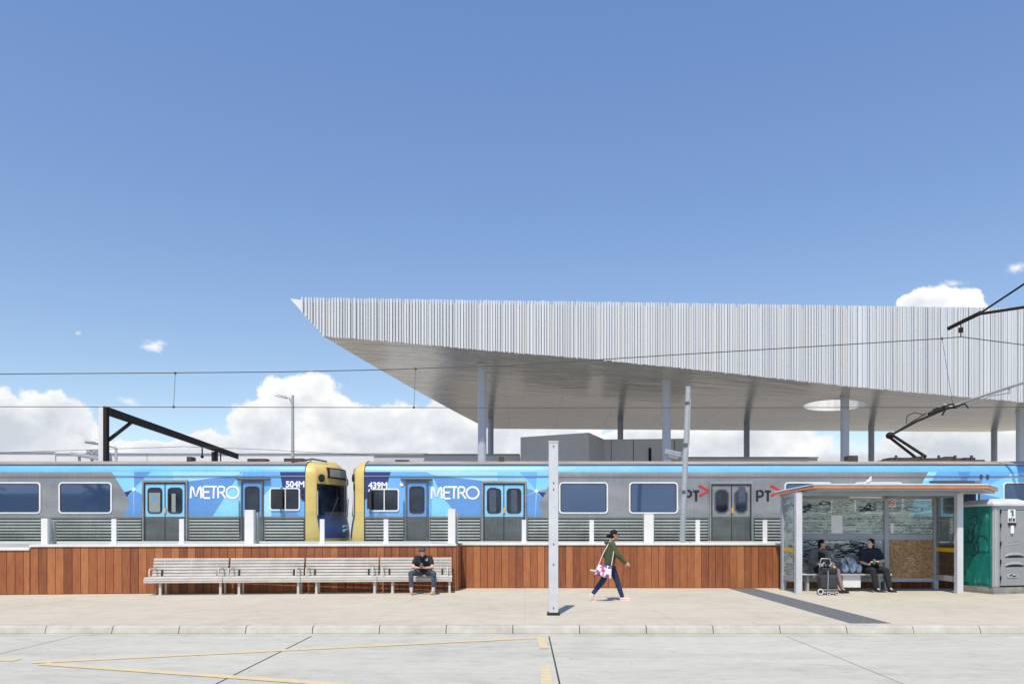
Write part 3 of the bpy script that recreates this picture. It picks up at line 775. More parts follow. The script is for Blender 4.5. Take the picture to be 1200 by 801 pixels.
lv.build('livery_rays', ['train_light', 'train_sky', 'train_blue', 'train_navy', 'train_pale'], rt)
for a, b in ((628.5, 575), (1185, 557)):
    st = MB(); st.prism(circ(tx(a), tz(b), .06, 12)[:-1], TD - .014, TD - .009); st.build('livery_star', 'lettering_white', rt)
double_door(rt, 564.5, 617, 590.5, 563, 'door_blue')
double_door(rt, 831, 882, 857, 564, 'steel', True)
double_door(rt, 1098, 1149, 1124, 563, 'door_blue')
crew_door(rt, 475.5, 502, 563, 470, 507)
cab_window(rt, 431.5, 468, 572, 599, 435)
metro(rt, 504.5, 562, 570, 584.5)
textmesh('439M', tx(431.8), tz(571.6), .205, TD - .012, 'lettering_white', rt)
pt_logo(rt, 802); pt_logo(rt, 886)
q = MB(); q.prism(circ(tx(471), tz(567), .07, 14)[:-1], TD - .03, TD - .004); q.build('marker_light', 'lettering_white', rt)
for a in (1149.5, 1157):
    q = MB(); q.box(tx(a - 1.3), tx(a + 1.3), TD - .04, TD - .004, tz(560.5), tz(556)); q.build('marker_light', 'rusty_dark', rt)
q = MB(); q.box(tx(1089), tx(1140), TD - .12, TD - .002, tz(565.5), tz(563.3)); q.build('rain_strip', 'steel_dark', rt)
ribs(rt, [(428.5, 473), (504.5, 562.5), (619, 829), (884, 1096), (1151, 1290)])
seen(rt, 573.5, 581.5, 571, 600, 'seen_through_dark'); seen(rt, 599, 606, 572, 600, 'seen_through_dark'); seen(rt, 865, 873, 570, 588, 'seen_through_dark')
rf = MB()
for a, b, h in ((584, 590, .16), (459, 475, .05), (1004, 1016, .2)):
    rf.box(tx(a), tx(b), TD + .7, TD + 1.1, 4.0, 4.04 + h); rf.build('roof_equipment', 'rusty_dark', rt, bevel=.02); rf = MB()
for a, b, h in ((1052, 1176, .06), (1062, 1085, .15), (1075, 1150, .13), (1094, 1106, .2), (1130, 1142, .19), (1152, 1166, .15)): rf.box(tx(a), tx(b), TD + 1.0 + h, TD + 2.0 - h, 4.0, 4.06 + h)
for a in (1068, 1100, 1120, 1140, 1160): rf.tube([(tx(a), TD + 1.1, 4.05), (tx(a), TD + 1.1, 4.28)], .05)
rf.build('roof_equipment', 'rusty_dark', rt, bevel=.015)
TC = TD + 1.5
pa = MB()
kn = P(1043, 510, TC); ft = P(1080, 536, TC); hd = P(1112, 477, TC)
for dy in (-.16, .16):
    pa.tube([ft + Vector((0, dy * 2, 0)), kn + Vector((0, dy, 0))], .055)
pa.tube([kn, P(1075, 493, TC), hd], .045); pa.tube([kn + Vector((.1, 0, .06)), P(1085, 484, TC)], .02)
pa.ell(kn, (.13, .22, .13)); pa.tube([P(1062, 496, TC), P(1063, 487, TC), P(1072, 483, TC), P(1084, 486, TC)], .016)
pn = pa.build('pantograph', 'dark_steel', rt)
ph = MB()
for dx in (-.22, .22): ph.tube([hd + Vector((dx, -.85, -.16)), hd + Vector((dx, -.65, .02)), hd + Vector((dx, .65, .02)), hd + Vector((dx, .85, -.16))], .03)
ph.tube([hd + Vector((-.45, 0, -.05)), hd + Vector((.28, 0, .0))], .04); ph.tube([P(1088, 485, TC), P(1096, 481, TC), P(1104, 480, TC)], .06)
ph.build('contact_head', 'dark_steel', pn)

# ------------------------------------------------------------------ overhead line
def wire(pts, r, label, name='overhead_wire', group='overhead wires'):
    q = MB(); q.tube(pts, r, 6); o = q.build(name, 'copper_wire'); o['label'] = label; o['category'] = 'wire'; o['group'] = group
    return recentre(o)
def interp(pts, n=6):
    out = []
    for (a, b), (c, d) in zip(pts, pts[1:]):
        for k in range(n): out.append((a + (c - a) * k / n, b + (d - b) * k / n))
    out.append(pts[-1]); return out
mess = [(-260, 441), (0, 438), (200, 436.7), (330, 435.5), (450, 433), (600, 427.5), (800, 415), (1000, 403), (1104, 396.5), (1126, 394.5), (1200, 404), (1350, 418)]
wire([P(a, b, TC) for a, b in mess], .017, 'upper overhead wire that rises across the canopy front towards the cantilever arm')
wire([P(a, b, TC) for a, b in ((-260, 476), (0, 476.3), (600, 477.5), (1140, 477), (1350, 476))], .014, 'level lower contact wire touched by the train pantograph')
wire([P(a, b, 36) for a, b in ((-120, 535), (60, 528), (215, 523), (300, 526), (430, 533))], .011, 'faint far overhead wire seen behind the dark gantry beam')
for a, b, c, d, lab in ((205.5, 437, 203.5, 476.5, 'thin vertical dropper wire above the gantry beam'), (487, 432, 485, 477, 'thin vertical dropper wire in front of the canopy nose'), (1104, 396.5, 1117, 477, 'thin slanting dropper wire left of the cantilever insulator')):
    q = MB(); q.tube([P(a, b, TC), P(c, d, TC)], .008, 5).ell(P(a, b, TC), (.05, .04, .05), 8, 6).ell(P(c, d, TC), (.05, .04, .05), 8, 6)
    o = recentre(q.build('dropper_wire', 'copper_wire')); tag(o, lab, 'wire', 'dropper wires')
mX, mY = 16.75, 24.0
ms = thing('catenary_mast', 'dark cantilever arm and rods reaching in from the right edge to hold the overhead wires', 'catenary mast', (mX, mY, 1.2))
q = MB(); q.box(mX - .2, mX + .3, mY - .2, mY + .2, 1.2, 10.6); q.build('mast', 'galvanised', ms, bevel=.01)
q = MB(); q.tube([P(1111, 385, TC), P(1125, 378, TC - .4), P(1149, 366.5, 26.5)], .075)
q.build('cantilever_head', 'dark_steel', ms)
q = MB(); q.tube([P(1149, 366.5, 26.5), Vector((mX, mY + .2, 10.0))], .035).tube([P(1149, 367.5, 26.5), Vector((mX, mY + .2, 8.75))], .05); q.build('cantilever_rod', 'dark_steel', ms)
q = MB(); q.tube([P(1126, 377, TC - .1), P(1126, 394, TC)], .022)
for k in range(4): q.tube([P(1126, 384 + k * 1.5, TC - .03), P(1126, 384.8 + k * 1.5, TC - .03)], .085, 12)
q.build('insulator', 'black', ms)
q = MB(); e0 = P(1125, 472.5, TC - .1); e1 = Vector((mX, mY + .2, 6.55)); q.tube([e0, e1], .045); d_ = (e1 - e0)
q.tube([e0 + d_ * .02, e0 + Vector((-.3, .1, -.1)), e0 + Vector((-.5, .2, .02))], .02)
st_ = e0 + d_ * .55; q.tube([st_ + Vector((0, 0, .05)), st_ + Vector((0, 0, -.22))], .03).tube([st_ + Vector((0, 0, -.18)), st_ + Vector((-.35, .5, -.2)), P(1134, 477.5, TC)], .022)
q.build('registration_arm', 'galvanised', ms)

# gantry at the left
gx = wx(121, 31); gt_ = thing('gantry', 'dark steel gantry with pale post, diagonal brace and beam running back over the tracks', 'gantry', (gx, 31, 0))
zt = wz(476, 31)
q = MB(); q.box(gx - .2, gx + .0, 31.0, 31.2, -.1, zt + .03); q.build('post', 'white_paint', gt_)
q = MB(); q.box(gx + .001, gx + .14, 30.98, 31.2, -.1, zt); q.build('post_flange', 'dark_steel', gt_)
q = MB(); A = Vector((gx + .14, 31.1, zt - .18)); B = Vector((wx(279, 50), 50, zt - .22)); q.bar(A, B, .07, .26)
for s_ in (-.14, .14): q.bar(A + Vector((0, 0, s_)), B + Vector((0, 0, s_)), .12, .04)
q.build('beam', 'dark_steel', gt_)
q = MB(); q.bar(Vector((gx + .12, 31.15, zt - 1.35)), A.lerp(B, .12) + Vector((0, 0, -.12)), .11, .11); q.build('brace', 'dark_steel', gt_)
for t, h in ((.62, .5), (.74, 1.0), (.80, .75)):
    q = MB(); c = A.lerp(B, t); w = .03 if h != 1.0 else .14; q.box(c.x - w, c.x + w, c.y - w, c.y + w, c.z - .2 - h, c.z - .2); q.ell(c + Vector((0, 0, -.2 - h)), (.1, .1, .09), 8, 6); q.build('hanger', 'dark_steel', gt_)

# ------------------------------------------------------------------ lamps, poles, cameras
def lamp(label, px, base, top, D, arm_dx, ya, group='street lamps behind the trains'):
    X = wx(px, D); t = thing('street_lamp', label, 'street lamp', (X, D, base), 0, group); zt = wz(top, D)
    q = MB(); q.tube([(0, 0, 0), (0, 0, (zt - base) * .6), (0, 0, zt - base)], [.11, .085, .065], 12); q.build('pole', 'galvanised', t, local=True)
    q = MB(); q.tube([(0, 0, zt - base - .45), (arm_dx * .45, 0, zt - base - .1), (arm_dx, 0, zt - base + ya)], .05); q.build('arm', 'galvanised', t, local=True)
    s = 1 if arm_dx > 0 else -1
    q = MB(); z = zt - base + ya; a = arm_dx
    q.add([(a - s * .1, -.13, z - .04), (a + s * .55, -.17, z + .14), (a + s * .55, .17, z + .14), (a - s * .1, .13, z - .04), (a - s * .1, -.13, z + .06), (a + s * .55, -.15, z + .2), (a + s * .55, .15, z + .2), (a - s * .1, .13, z + .06)],
          [(0, 3, 2, 1), (4, 5, 6, 7), (0, 1, 5, 4), (1, 2, 6, 5), (2, 3, 7, 6), (3, 0, 4, 7)]); q.build('lamp_head', 'galvanised', t, local=True)
    q = MB(); q.add([(a + s * .05, -.1, z - .012), (a + s * .48, -.13, z + .108), (a + s * .48, .13, z + .108), (a + s * .05, .1, z - .012)], [(0, 3, 2, 1)]); q.build('lens', 'dark_steel', t, local=True)
    return t
lamp('slim grey street lamp with a single arm, standing above the left train cab', 343, 0, 463, 38, -.4, -.12)
X = wx(136, 44)
t = thing('street_lamp', 'low thin curved lamp arm poking up just left of the gantry foot', 'street lamp', (X, 44, 0), 0, 'street lamps behind the trains')
q = MB(); q.tube([(X, 44, 0), (X, 44, wz(525, 44)), P(133, 523, 44), P(122, 520.5, 44)], .08); q.build('pole', 'galvanised', t)
q = MB(); q.tube([P(122, 520.5, 44), P(111, 517.5, 44), P(100, 517.2, 44)], [.09, .16, .1], 10); q.build('lamp_head', 'galvanised', t)
t = thing('floodlight_bar', 'slanted grey light fitting on two short supports above the left train roof', 'floodlight', (wx(108, 34), 34, 0))
q = MB(); q.bar(P(84, 531, 34), P(124, 539, 34), .3, .16); q.build('lamp_head', 'grey_plastic_light', t, bevel=.03)
for a, b in ((93, 533), (108, 536)):
    q = MB(); q.tube([P(a, b, 34), P(a, 560, 34)], .06); q.build('support', 'galvanised', t)
q = MB(); q.bar(P(127, 530, 34), P(129, 541, 34), .08, .3).bar(P(124, 531, 34), P(124, 541, 34), .1); q.build('bracket', 'galvanised', t)

PD = 22.3
t = thing('pole', 'tall slightly leaning galvanised pole rising from the platform right of the wall mid point', 'pole', (wx(799.5, PD), PD, 1.2))
a = Vector((wx(799.5, PD), PD, 1.2)); b = P(806.5, 454, PD)
q = MB(); q.tube([a, a.lerp(b, .5), b], [.088, .08, .072], 14).tube([b, b + Vector((0, 0, .03))], .075, 14); q.build('shaft', 'galvanised', t)
for f_, h_ in ((.33, .1), (.63, .12), (.9, .08)):
    c = a.lerp(b, f_); q = MB(); q.box(c.x - .075, c.x + .03, c.y - .09, c.y + .0, c.z - h_ / 2, c.z + h_ / 2); q.build('bracket', 'steel_dark', t, bevel=.01)
q = MB(); c0 = a.lerp(b, .63); c1 = a.lerp(b, .93); q.tube([c0 + Vector((.07, -.06, 0)), c1 + Vector((.06, -.06, 0))], .018); q.build('conduit', 'galvanised', t)

# footpath post
D = 14.4; X = wx(648.5, D)
t = thing('footpath_post', 'tall square grey steel post standing alone on the footpath', 'post', (X, D, 0))
q = MB(); w = .088; q.box(-w, w, -w, w, .05, 3.22); q.build('shaft', 'grey_post', t, local=True, bevel=.006)
q = MB(); q.box(-w - .006, w + .006, -w - .006, w + .006, 3.222, 3.25); q.build('top_cap', 'grey_post', t, local=True)
q = MB(); q.box(-w - .03, w + .03, -w - .02, w + .02, 0, .05); q.build('base_plate', 'black', t, local=True)
for z in (.14, .95, 1.33, 2.35, 2.47, 3.15):
    q = MB(); q.tube([(0, -w - .012, z), (0, -w, z)], .014, 10); q.build('bolt', 'steel_dark', t, local=True)

# security cameras
D = 33.2
t = thing('security_camera', 'grey camera housings with a white dome beside the middle canopy column', 'security camera', P(790, 541, D))
q = MB(); q.tube([P(800, 545, D), P(800, 532, D)], .05).tube([P(788, 537, D), P(800, 535, D)], .04); q.build('mount', 'galvanised', t)
q = MB(); q.bar(P(779, 529, D), P(798, 533, D), .22, .24); q.build('camera_housing', 'shelter_grey', t, bevel=.03)
q = MB(); q.bar(P(782, 534, D), P(795, 537, D), .2, .16); q.build('camera_housing', 'grey_plastic', t, bevel=.03)
q = MB(); q.ell(P(803.5, 530, D), (.14, .14, .14)); q.build('dome', 'lettering_white', t)

# ------------------------------------------------------------------ canopy
def fY(X): return 33.0 + (X + 10.07) * .05
SB = [(380, 394), (452, 399.5), (560, 409.5), (700, 421), (860, 437.5), (1000, 453), (1200, 471), (1420, 491)]   # lower edge of the screen
def solve(px, py):
    X = 0
    for _ in range(30): X = (px - CX) / F * fY(X)
    return X, wz(py, fY(X))
SBW = [solve(a, b) for a, b in SB]
TIP = solve(340, 350); ZT = 11.55; XR = SBW[-1][0]
def zb(X):
    if X <= SBW[0][0]:
        t = (X - TIP[0]) / (SBW[0][0] - TIP[0]); return TIP[1] + (SBW[0][1] - TIP[1]) * max(t, 0)
    for (a, za), (b, zb_) in zip(SBW, SBW[1:]):
        if a <= X <= b: return za + (zb_ - za) * (X - a) / (b - a)
    return SBW[-1][1]
BY = 50.0; BZ = wz(502, 50)
def bY(X): return BY + (X + 2.4) * .05
cn = thing('canopy', 'huge pointed station canopy with ribbed white metal screen and satin metal underside', 'canopy', (5, 40, 0))
# soffit: outline in plan, hole for the round opening, height ruled between front and back edge
BL = wx(572, BY)
outl = [(SBW[0][0], fY(SBW[0][0]) + .06)]
for a, _ in SBW[1:]: outl.append((a, fY(a) + .06))
outl += [(XR, bY(XR)), (BL, bY(BL))]
left_curve = [(515, 474), (450, 436.5)]
def zs_(X, Y):
    """underside height: ruled from the screen's lower edge to the level back edge"""
    x_ = max(X, SBW[0][0]); t = (Y - fY(x_)) / (bY(x_) - fY(x_)); t = min(max(t, 0), 1)
    zf = sum(zb(min(max(x_ + k * .5 * min(t * 6, 1), SBW[0][0]), XR)) for k in range(-4, 5)) / 9
    return zf + (BZ - zf) * t
HX, HYY = wx(977, 39.3), 39.3
hole = [(HX + 1.42 * math.cos(R(k * 15)), HYY + 1.9 * math.sin(R(k * 15))) for k in range(24)]
import mathutils
def pip(x, y, poly_):
    c = False; n = len(poly_)
    for i in range(n):
        x1, y1 = poly_[i]; x2, y2 = poly_[i - 1]
        if (y1 > y) != (y2 > y) and x < (x2 - x1) * (y - y1) / (y2 - y1) + x1: c = not c
    return c
pts2 = []; 
def densify(lp, n):
    o = []
    for i in range(len(lp)):
        a, b = Vector(lp[i]), Vector(lp[(i + 1) % len(lp)])
        for k in range(n): o.append(tuple(a.lerp(b, k / n)))
    return o
OD = densify(outl, 6)
pts2 = [Vector(p) for p in OD]; e2 = [(i, (i + 1) % len(OD)) for i in range(len(OD))]
h0 = len(pts2); pts2 += [Vector(p) for p in hole]; e2 += [(h0 + i, h0 + (i + 1) % 24) for i in range(24)]
for i in range(60):
    for k in range(20):
        x = -9 + i * .85; y = 33 + k * 1.0 + .3
        if pip(x, y, outl) and all(math.hypot((x - a) , (y - b)) > .35 for a, b in OD) and math.hypot((x - HX) / 1.42, (y - HYY) / 1.9) > 1.3: pts2.append(Vector((x, y)))
vv, ee, ff, *_ = geometry.delaunay_2d_cdt(pts2, e2, [], 0, 1e-5)
def plan_mesh(zf, flip=False):
    mb = MB(); fs = []
    for f in ff:
        c = sum((vv[i] for i in f), Vector((0, 0))) / len(f)
        e1, e3 = vv[f[1]] - vv[f[0]], vv[f[2]] - vv[f[0]]
        if abs(e1.x * e3.y - e1.y * e3.x) < 2e-3: continue
        if not pip(c.x, c.y, outl): continue
        if math.hypot((c.x - HX) / 1.42, (c.y - HYY) / 1.9) < .985: continue
        fs.append(tuple(f) if not flip else tuple(reversed(f)))
    mb.add([(v.x, v.y, zf(v.x, v.y)) for v in vv], fs, True); return mb
plan_mesh(zs_, True).build('soffit', 'soffit', cn)
plan_mesh(lambda x, y: ZT - .55).build('roof', 'white_paint', cn)
q = MB()
for i in range(24):
    a, b = hole[i], hole[(i + 1) % 24]
    q.add([(a[0], a[1], zs_(*a) - .02), (b[0], b[1], zs_(*b) - .02), (b[0], b[1], ZT - .5), (a[0], a[1], ZT - .5)], [(0, 1, 2, 3)])
q.build('skylight_opening', 'lettering_white', cn)
# back and left side closures
q = MB()
for (a, b) in ((outl[-1], outl[-2]), (outl[0], outl[-1])):
    A_, B_ = Vector(a), Vector(b)
    for k in range(8):
        p, r_ = A_.lerp(B_, k / 8), A_.lerp(B_, (k + 1) / 8)
        q.add([(p.x, p.y, zs_(p.x, p.y)), (r_.x, r_.y, zs_(r_.x, r_.y)), (r_.x, r_.y, ZT - .55), (p.x, p.y, ZT - .55)], [(0, 1, 2, 3)])
q.build('side_panel', 'batten', cn)
# smooth nose
q = MB(); X0 = TIP[0]; Xa = X0 + .5; Xb = SBW[0][0]
q.add([(X0, fY(X0), ZT - .04), (Xa, fY(Xa) - .02, ZT - .1), (Xa, fY(Xa) - .02, zb(Xa)), (Xa, fY(Xa) + .5, ZT - .1), (Xb, fY(Xb) + .1, zb(Xb)), (Xb, fY(Xb) + .6, ZT - .5)],
      [(0, 2, 1), (0, 1, 3), (0, 3, 2), (2, 3, 5, 4), (1, 2, 4, 5, 3)])
q.build('nose', 'white_paint', cn)
# backing sheet and battens
bk = MB(); XX = [X0 + .45 + k * (XR - X0 - .45) / 80 for k in range(81)]
for a, b in zip(XX, XX[1:]):
    for lo, hi in ((None, ZT - .12),):
        za = zb(a) + .02 if lo is None else lo; zc = zb(b) + .02 if lo is None else lo
        if za >= hi: continue
        bk.add([(a, fY(a) + .05, za), (b, fY(b) + .05, min(zc, hi)), (b, fY(b) + .05, hi), (a, fY(a) + .05, hi)], [(0, 1, 2, 3)])
bk.build('screen_backing', 'screen_backing', cn)
fn = MB(); x = X0 + .48; i = 0
while x < XR - .2:
    u = (x - X0) / 30
    if i % 9 == 8: w = .05; gap = .05; dp = .02
    else:
        w = random.choice([.07, .085, .10, .085]); gap = random.choice([.025, .035, .05, .03]) * (1.2 - .6 * min(u, 1)); dp = random.uniform(.05, .10)
    if (X0 + 24.6 < x < X0 + 25.2): w = .2
    ztop = ZT + random.uniform(-.015, .012); z0 = zb(x + w / 2) - random.uniform(.0, .035); y = fY(x)
    if ztop - z0 > .15:
        c = .018
        fn.prism([(x, y + .045), (x, y - dp + c), (x + c, y - dp), (x + w - c, y - dp), (x + w, y - dp + c), (x + w, y + .045)], z0, ztop, 'Z')
    x += w + gap; i += 1
fn.build('batten_screen', 'batten', cn)
# edge trim under the screen
# columns
col_lab = ['front canopy column under the pointed left end', 'front canopy column above the leaning pole, second from the left', 'front canopy column crossing the round roof opening', 'front canopy column at the right edge of the photo']
for px, lab in zip((565, 781, 990, 1196), col_lab):
    D = 35.6 + (px - 565) * .0027; X = wx(px, D); z1 = zs_(X, D) + .1
    t = thing('canopy_column', 'round pale ' + lab, 'column', (X, D, 1.1), 0, 'front row of canopy columns')
    q = MB(); q.tube([(0, 0, 0), (0, 0, z1 - 1.1)], .2, 24); q.build('shaft', 'column_paint', t, local=True)
    q = MB(); q.tube([(0, 0, z1 - 1.28), (0, 0, z1 - 1.2)], .235, 24).tube([(0, 0, .0), (0, 0, .05)], .3, 20); q.build('collar', 'column_paint', t, local=True)
rl = ['hidden behind the first front column', 'left of the dark grey building\'s sloping end', 'above the low dark roof, right of the leaning pole', 'right of the round roof opening', 'behind the raised pantograph near the right edge']
for px, lab in zip((575, 727, 875, 1021, 1165), rl):
    D = 47.0 + (px - 575) * .0028; X = wx(px, D); z1 = zs_(X, D) + .1
    t = thing('canopy_column', 'thin shaded rear canopy column ' + lab, 'column', (X, D, -.1), 0, 'rear row of canopy columns')
    q = MB(); q.tube([(0, 0, 0), (0, 0, z1 + .1)], .18, 24); q.build('shaft', 'column_paint', t, local=True)

# ------------------------------------------------------------------ buildings behind
D = 42.5
bt = thing('grey_building', 'dark grey flat station building with a sloping roofline behind the right train', 'building', (wx(700, D), D, -.15))
def bxz(a, b, top, y0=D, dp=2.0, top2=None):
    x0, x1 = wx(a, y0), wx(b, y0); za = wz(top, y0); zb2 = wz(top2 if top2 else top, y0)
    q = MB(); q.prism([(x0, -.15), (x1, -.15), (x1, zb2), (x0, za)], y0, y0 + dp); return q
bxz(438, 609.5, 533, D, 3).build('low_wing', 'building_grey', bt)
bxz(438, 609.5, 532, D - .05, .12).build('wing_parapet', 'building_grey', bt) if False else None
bxz(610, 690, 512, D - .6, 3, 506.5).build('tower_block', 'building_grey', bt)
x0, x1 = wx(690, D - .6), wx(708, D + .9)
q = MB(); q.add([(x0 + .001, D - .6, -.15), (x1, D + .9, -.15), (x1, D + .9, wz(514.5, D + .9)), (x0 + .001, D - .6, wz(506.5, D - .6)), (x0 + .001, D + 3, -.15), (x0 + .001, D + 3, 6.4)],
                 [(0, 1, 2, 3)]); q.build('angled_wall', 'building_grey', bt)
q = MB(); q.prism([(x1, -.15), (wx(806, D + .9), -.15), (wx(806, D + .9), wz(513.5, D + .9)), (x1, wz(514.5, D + .9))], D + .9, D + 3.5); q.build('main_wall', 'building_grey', bt)
bxz(806.1, 958, 536.5, D, 3).build('low_wing', 'building_grey', bt)
q = MB(); q.box(wx(438, D) - .04, wx(609, D), D - .08, D + .1, wz(533, D), wz(533, D) + .07).box(wx(807, D), wx(958, D) + .04, D - .08, D + .1, wz(536.5, D), wz(536.5, D) + .07)
q.build('parapet_cap', 'grey_plastic', bt)
q = MB(); q.box(wx(760, D + .9), wx(763, D + .9), D + .84, D + .898, 1, 6.2)
for a in (716, 742, 790): q.box(wx(a, D + .9), wx(a + .5, D + .9), D + .88, D + .898, 1, wz(515, D + .9))
q.build('panel_joint', 'dark_steel', bt)
D2 = 62
wb = thing('white_building', 'long low white building with flat parapet behind the left train', 'building', (wx(250, D2), D2, -.15))
q = MB(); q.box(wx(66, D2), wx(500, D2), D2, D2 + 12, -.15, wz(531, D2)); q.build('wall', 'building_white', wb)
q = MB(); q.box(wx(66, D2) - .1, wx(500, D2) + .1, D2 - .12, D2 + .2, wz(531, D2), wz(530, D2)); q.build('parapet', 'building_white', wb)
q = MB()
for a in (106, 172): q.box(wx(a, D2), wx(a + .7, D2), D2 - .02, D2 - .001, 1, wz(532, D2))
for a in (105, 112): q.tube([P(a, 530, D2), P(a, 527, D2)], .25)
q.build('roof_vent', 'grey_plastic_light', wb)
gb = thing('grey_building', 'pale bluish grey flat building at the far left behind the train', 'building', (wx(0, 66), 66, -.15))
q = MB(); q.box(wx(-200, 66), wx(66, 66) - .1, 66, 78, -.15, wz(530, 66)); q.build('wall', 'building_white', gb)
q = MB(); q.box(wx(-200, 66), wx(66, 66) - .1, 65.9, 66.2, wz(530, 66), wz(529, 66)); q.build('parapet', 'grey_plastic_light', gb)

# ------------------------------------------------------------------ benches
BA = math.atan(.09); SL = 1.862
def make_bench(label):
    t = thing('slatted_bench', label, 'bench', (0, 0, 0), 0, 'slatted benches joined in a row along the timber wall')
    s = MB(); n = 6
    for k in range(n):
        y = -.02 + k * .083; s.box(.006, SL - .006, y, y + .074, .40, .435)
    s.box(.006, SL - .006, -.045, -.022, .345, .395).box(.006, SL - .006, -.04, -.018, .30, .338)
    s.build('seat', 'bench_paint', t, local=True, bevel=.006)
    b = MB(); nb = 6
    for k in range(nb):
        z = .475 + k * .075; y = .47 + k * .022
        b.bar((.02, y, z), (SL - .02, y, z), .022, .06)
    b.build('backrest', 'bench_paint', t, local=True, bevel=.006)
    for x in (.37, SL - .07):
        l = MB(); l.box(x - .028, x + .028, .02, .07, 0, .40).box(x - .022, x + .022, .40, .44, 0, .40).box(x - .022, x + .022, .02, .48, .36, .399).box(x - .05, x + .05, -.0, .12, 0, .012).box(x - .05, x + .05, .38, .48, 0, .012)
        l.build('leg', 'bench_paint', t, local=True, bevel=.004)
    for x in (.12, SL - .12):
        l = MB(); l.tube([(x, .02, .435), (x, .02, .60), (x, .06, .635), (x, .44, .635), (x, .50, .60)], .017, 8); l.build('armrest', 'bench_paint', t, local=True)
        l = MB(); xb = x + .14 if x < 1 else x - .14; l.bar((xb, .44, .44), (xb, .475, .60), .04, .03); l.build('bracket', 'rubber', t, local=True)
    for x in (.28, SL / 2, SL - .3):
        l = MB(); l.bar((x, .495, .43), (x, .60, .86), .03, .02); l.build('back_support', 'bench_paint', t, local=True)
    return t
pm('bench_paint', (.62, .595, .54), (.46, .43, .38), scale=5, stretch=(.5, 1, 1), rough=.6)
bl = ['slatted bench at the left end of the row', 'second slatted bench from the left end of the row', 'third slatted bench from the left, left of the seated man', 'slatted bench at the right end of the row, under the man with the phone']
bx0 = wx(168, 18.6); by0 = 18.62
b0 = make_bench(bl[0])
for k in range(4):
    loc = (bx0 + k * SL * math.cos(BA), by0 + k * SL * math.sin(BA), 0)
    if k == 0: b0.location = loc; b0.rotation_euler = (0, 0, BA)
    else: dup(b0, loc, BA, bl[k])

# ------------------------------------------------------------------ bus shelter
SF, SK = 19.2, 20.3           # front and rear post lines
XL, XR_, XM = wx(935.5, SF), wx(1123.5, SF), wx(1038, SK)
sh = thing('bus_shelter', 'grey steel bus shelter with orange roof edge, tagged glass and a chipboard panel', 'bus shelter', ((XL + XR_) / 2, SF, 0))
def sq(x, y, w, z0, z1, name, m='shelter_grey', par=None):
    q = MB(); q.box(x - w / 2, x + w / 2, y - w / 2, y + w / 2, z0, z1); return q.build(name, m, par or sh, bevel=.006)
sq(XL, SF, .15, 0, 2.5, 'post', 'grey_post'); sq(XR_, SF, .15, 0, 2.5, 'post', 'grey_post')
for x in (XL, XM, XR_): sq(x, SK, .12, 0, 2.48, 'post')
# roof: tapering plan
RP = [(wx(953, 18.6), 18.6), (wx(1158, 18.6), 18.6), (wx(1170, 20.55), 20.55), (wx(908, 20.4), 20.4)]
zf, zk = 2.60, 2.50
def rz(i): return zf if i < 2 else (zk if i == 3 else 2.62)
def slab(o0, o1, nm, m, inset=0):
    q = MB(); c = Vector((sum(p[0] for p in RP) / 4, sum(p[1] for p in RP) / 4))
    pp = [Vector(p) + (c - Vector(p)).normalized() * inset for p in RP]
    q.add([(p.x, p.y, rz(i) + o0) for i, p in enumerate(pp)] + [(p.x, p.y, rz(i) + o1) for i, p in enumerate(pp)],
          [(0, 3, 2, 1), (4, 5, 6, 7), (0, 1, 5, 4), (1, 2, 6, 5), (2, 3, 7, 6), (3, 0, 4, 7)]); return q.build(nm, m, sh)
slab(.0, .045, 'roof_edge', 'orange_paint'); slab(.046, .075, 'roof_gutter', 'shelter_grey', .03); slab(.076, .11, 'roof', 'shelter_roof_white', -.01); slab(-.06, -.001, 'roof_underside', 'shelter_grey', .12)
q = MB()
q.bar((XL, SF, 2.49), (XR_, SF, 2.49), .1, .1).bar((XL, SK, 2.46), (XR_, SK, 2.44), .1, .1)
for x in (XL, XM, XR_): q.bar((x, SF + .06, 2.49), (x, SK, 2.47), .08, .1)
q.build('roof_beam', 'shelter_grey', sh)
# back rails
q = MB(); q.box(XL + .061, XM - .061, SK - .03, SK + .03, 1.33, 1.49).box(XM + .061, XR_ - .061, SK - .03, SK + .03, 1.33, 1.47); q.box(XL + .061, XM - .061, SK - .03, SK + .03, .22, .32).box(XM + .061, XR_ - .061, SK - .03, SK + .03, .22, .32)
q.build('rail', 'shelter_grey', sh, bevel=.005)
for x in (XL, XR_):
    q = MB(); q.box(x - .03, x + .03, SF + .076, SK - .061, .28, .42); q.box(x - .03, x + .03, SF + .076, SK - .061, 1.34, 1.44) if False else None; q.build('rail', 'shelter_grey', sh, bevel=.005)
for a, b, z0, z1 in ((XL + .061, XM - .061, 1.495, 2.40), (XM + .061, XR_ - .061, 1.475, 2.38), (XL + .061, XM - .061, .325, 1.325)):
    q = MB(); q.box(a, b, SK - .006, SK + .006, z0, z1); q.build('glass_pane', 'scratched_glass', sh)
q = MB(); q.box(XL - .006, XL + .006, SF + .076, SK - .061, .43, 2.42); q.build('glass_pane', 'scratched_glass', sh)
q = MB(); q.box(XR_ - .006, XR_ + .006, SF + .076, SK - .061, .43, 2.42); q.build('glass_pane', 'clear_glass', sh)
for x in (XL, XR_):
    q = MB(); q.box(x - .012, x + .012, SF + .08, SK - .065, 1.03, 1.13); q.build('warning_band', 'yellow_plastic', sh)
q = MB(); q.box(XM + .061, XR_ - .061, SK - .02, SK + .005, .322, 1.328); q.build('chipboard_panel', 'chipboard', sh)
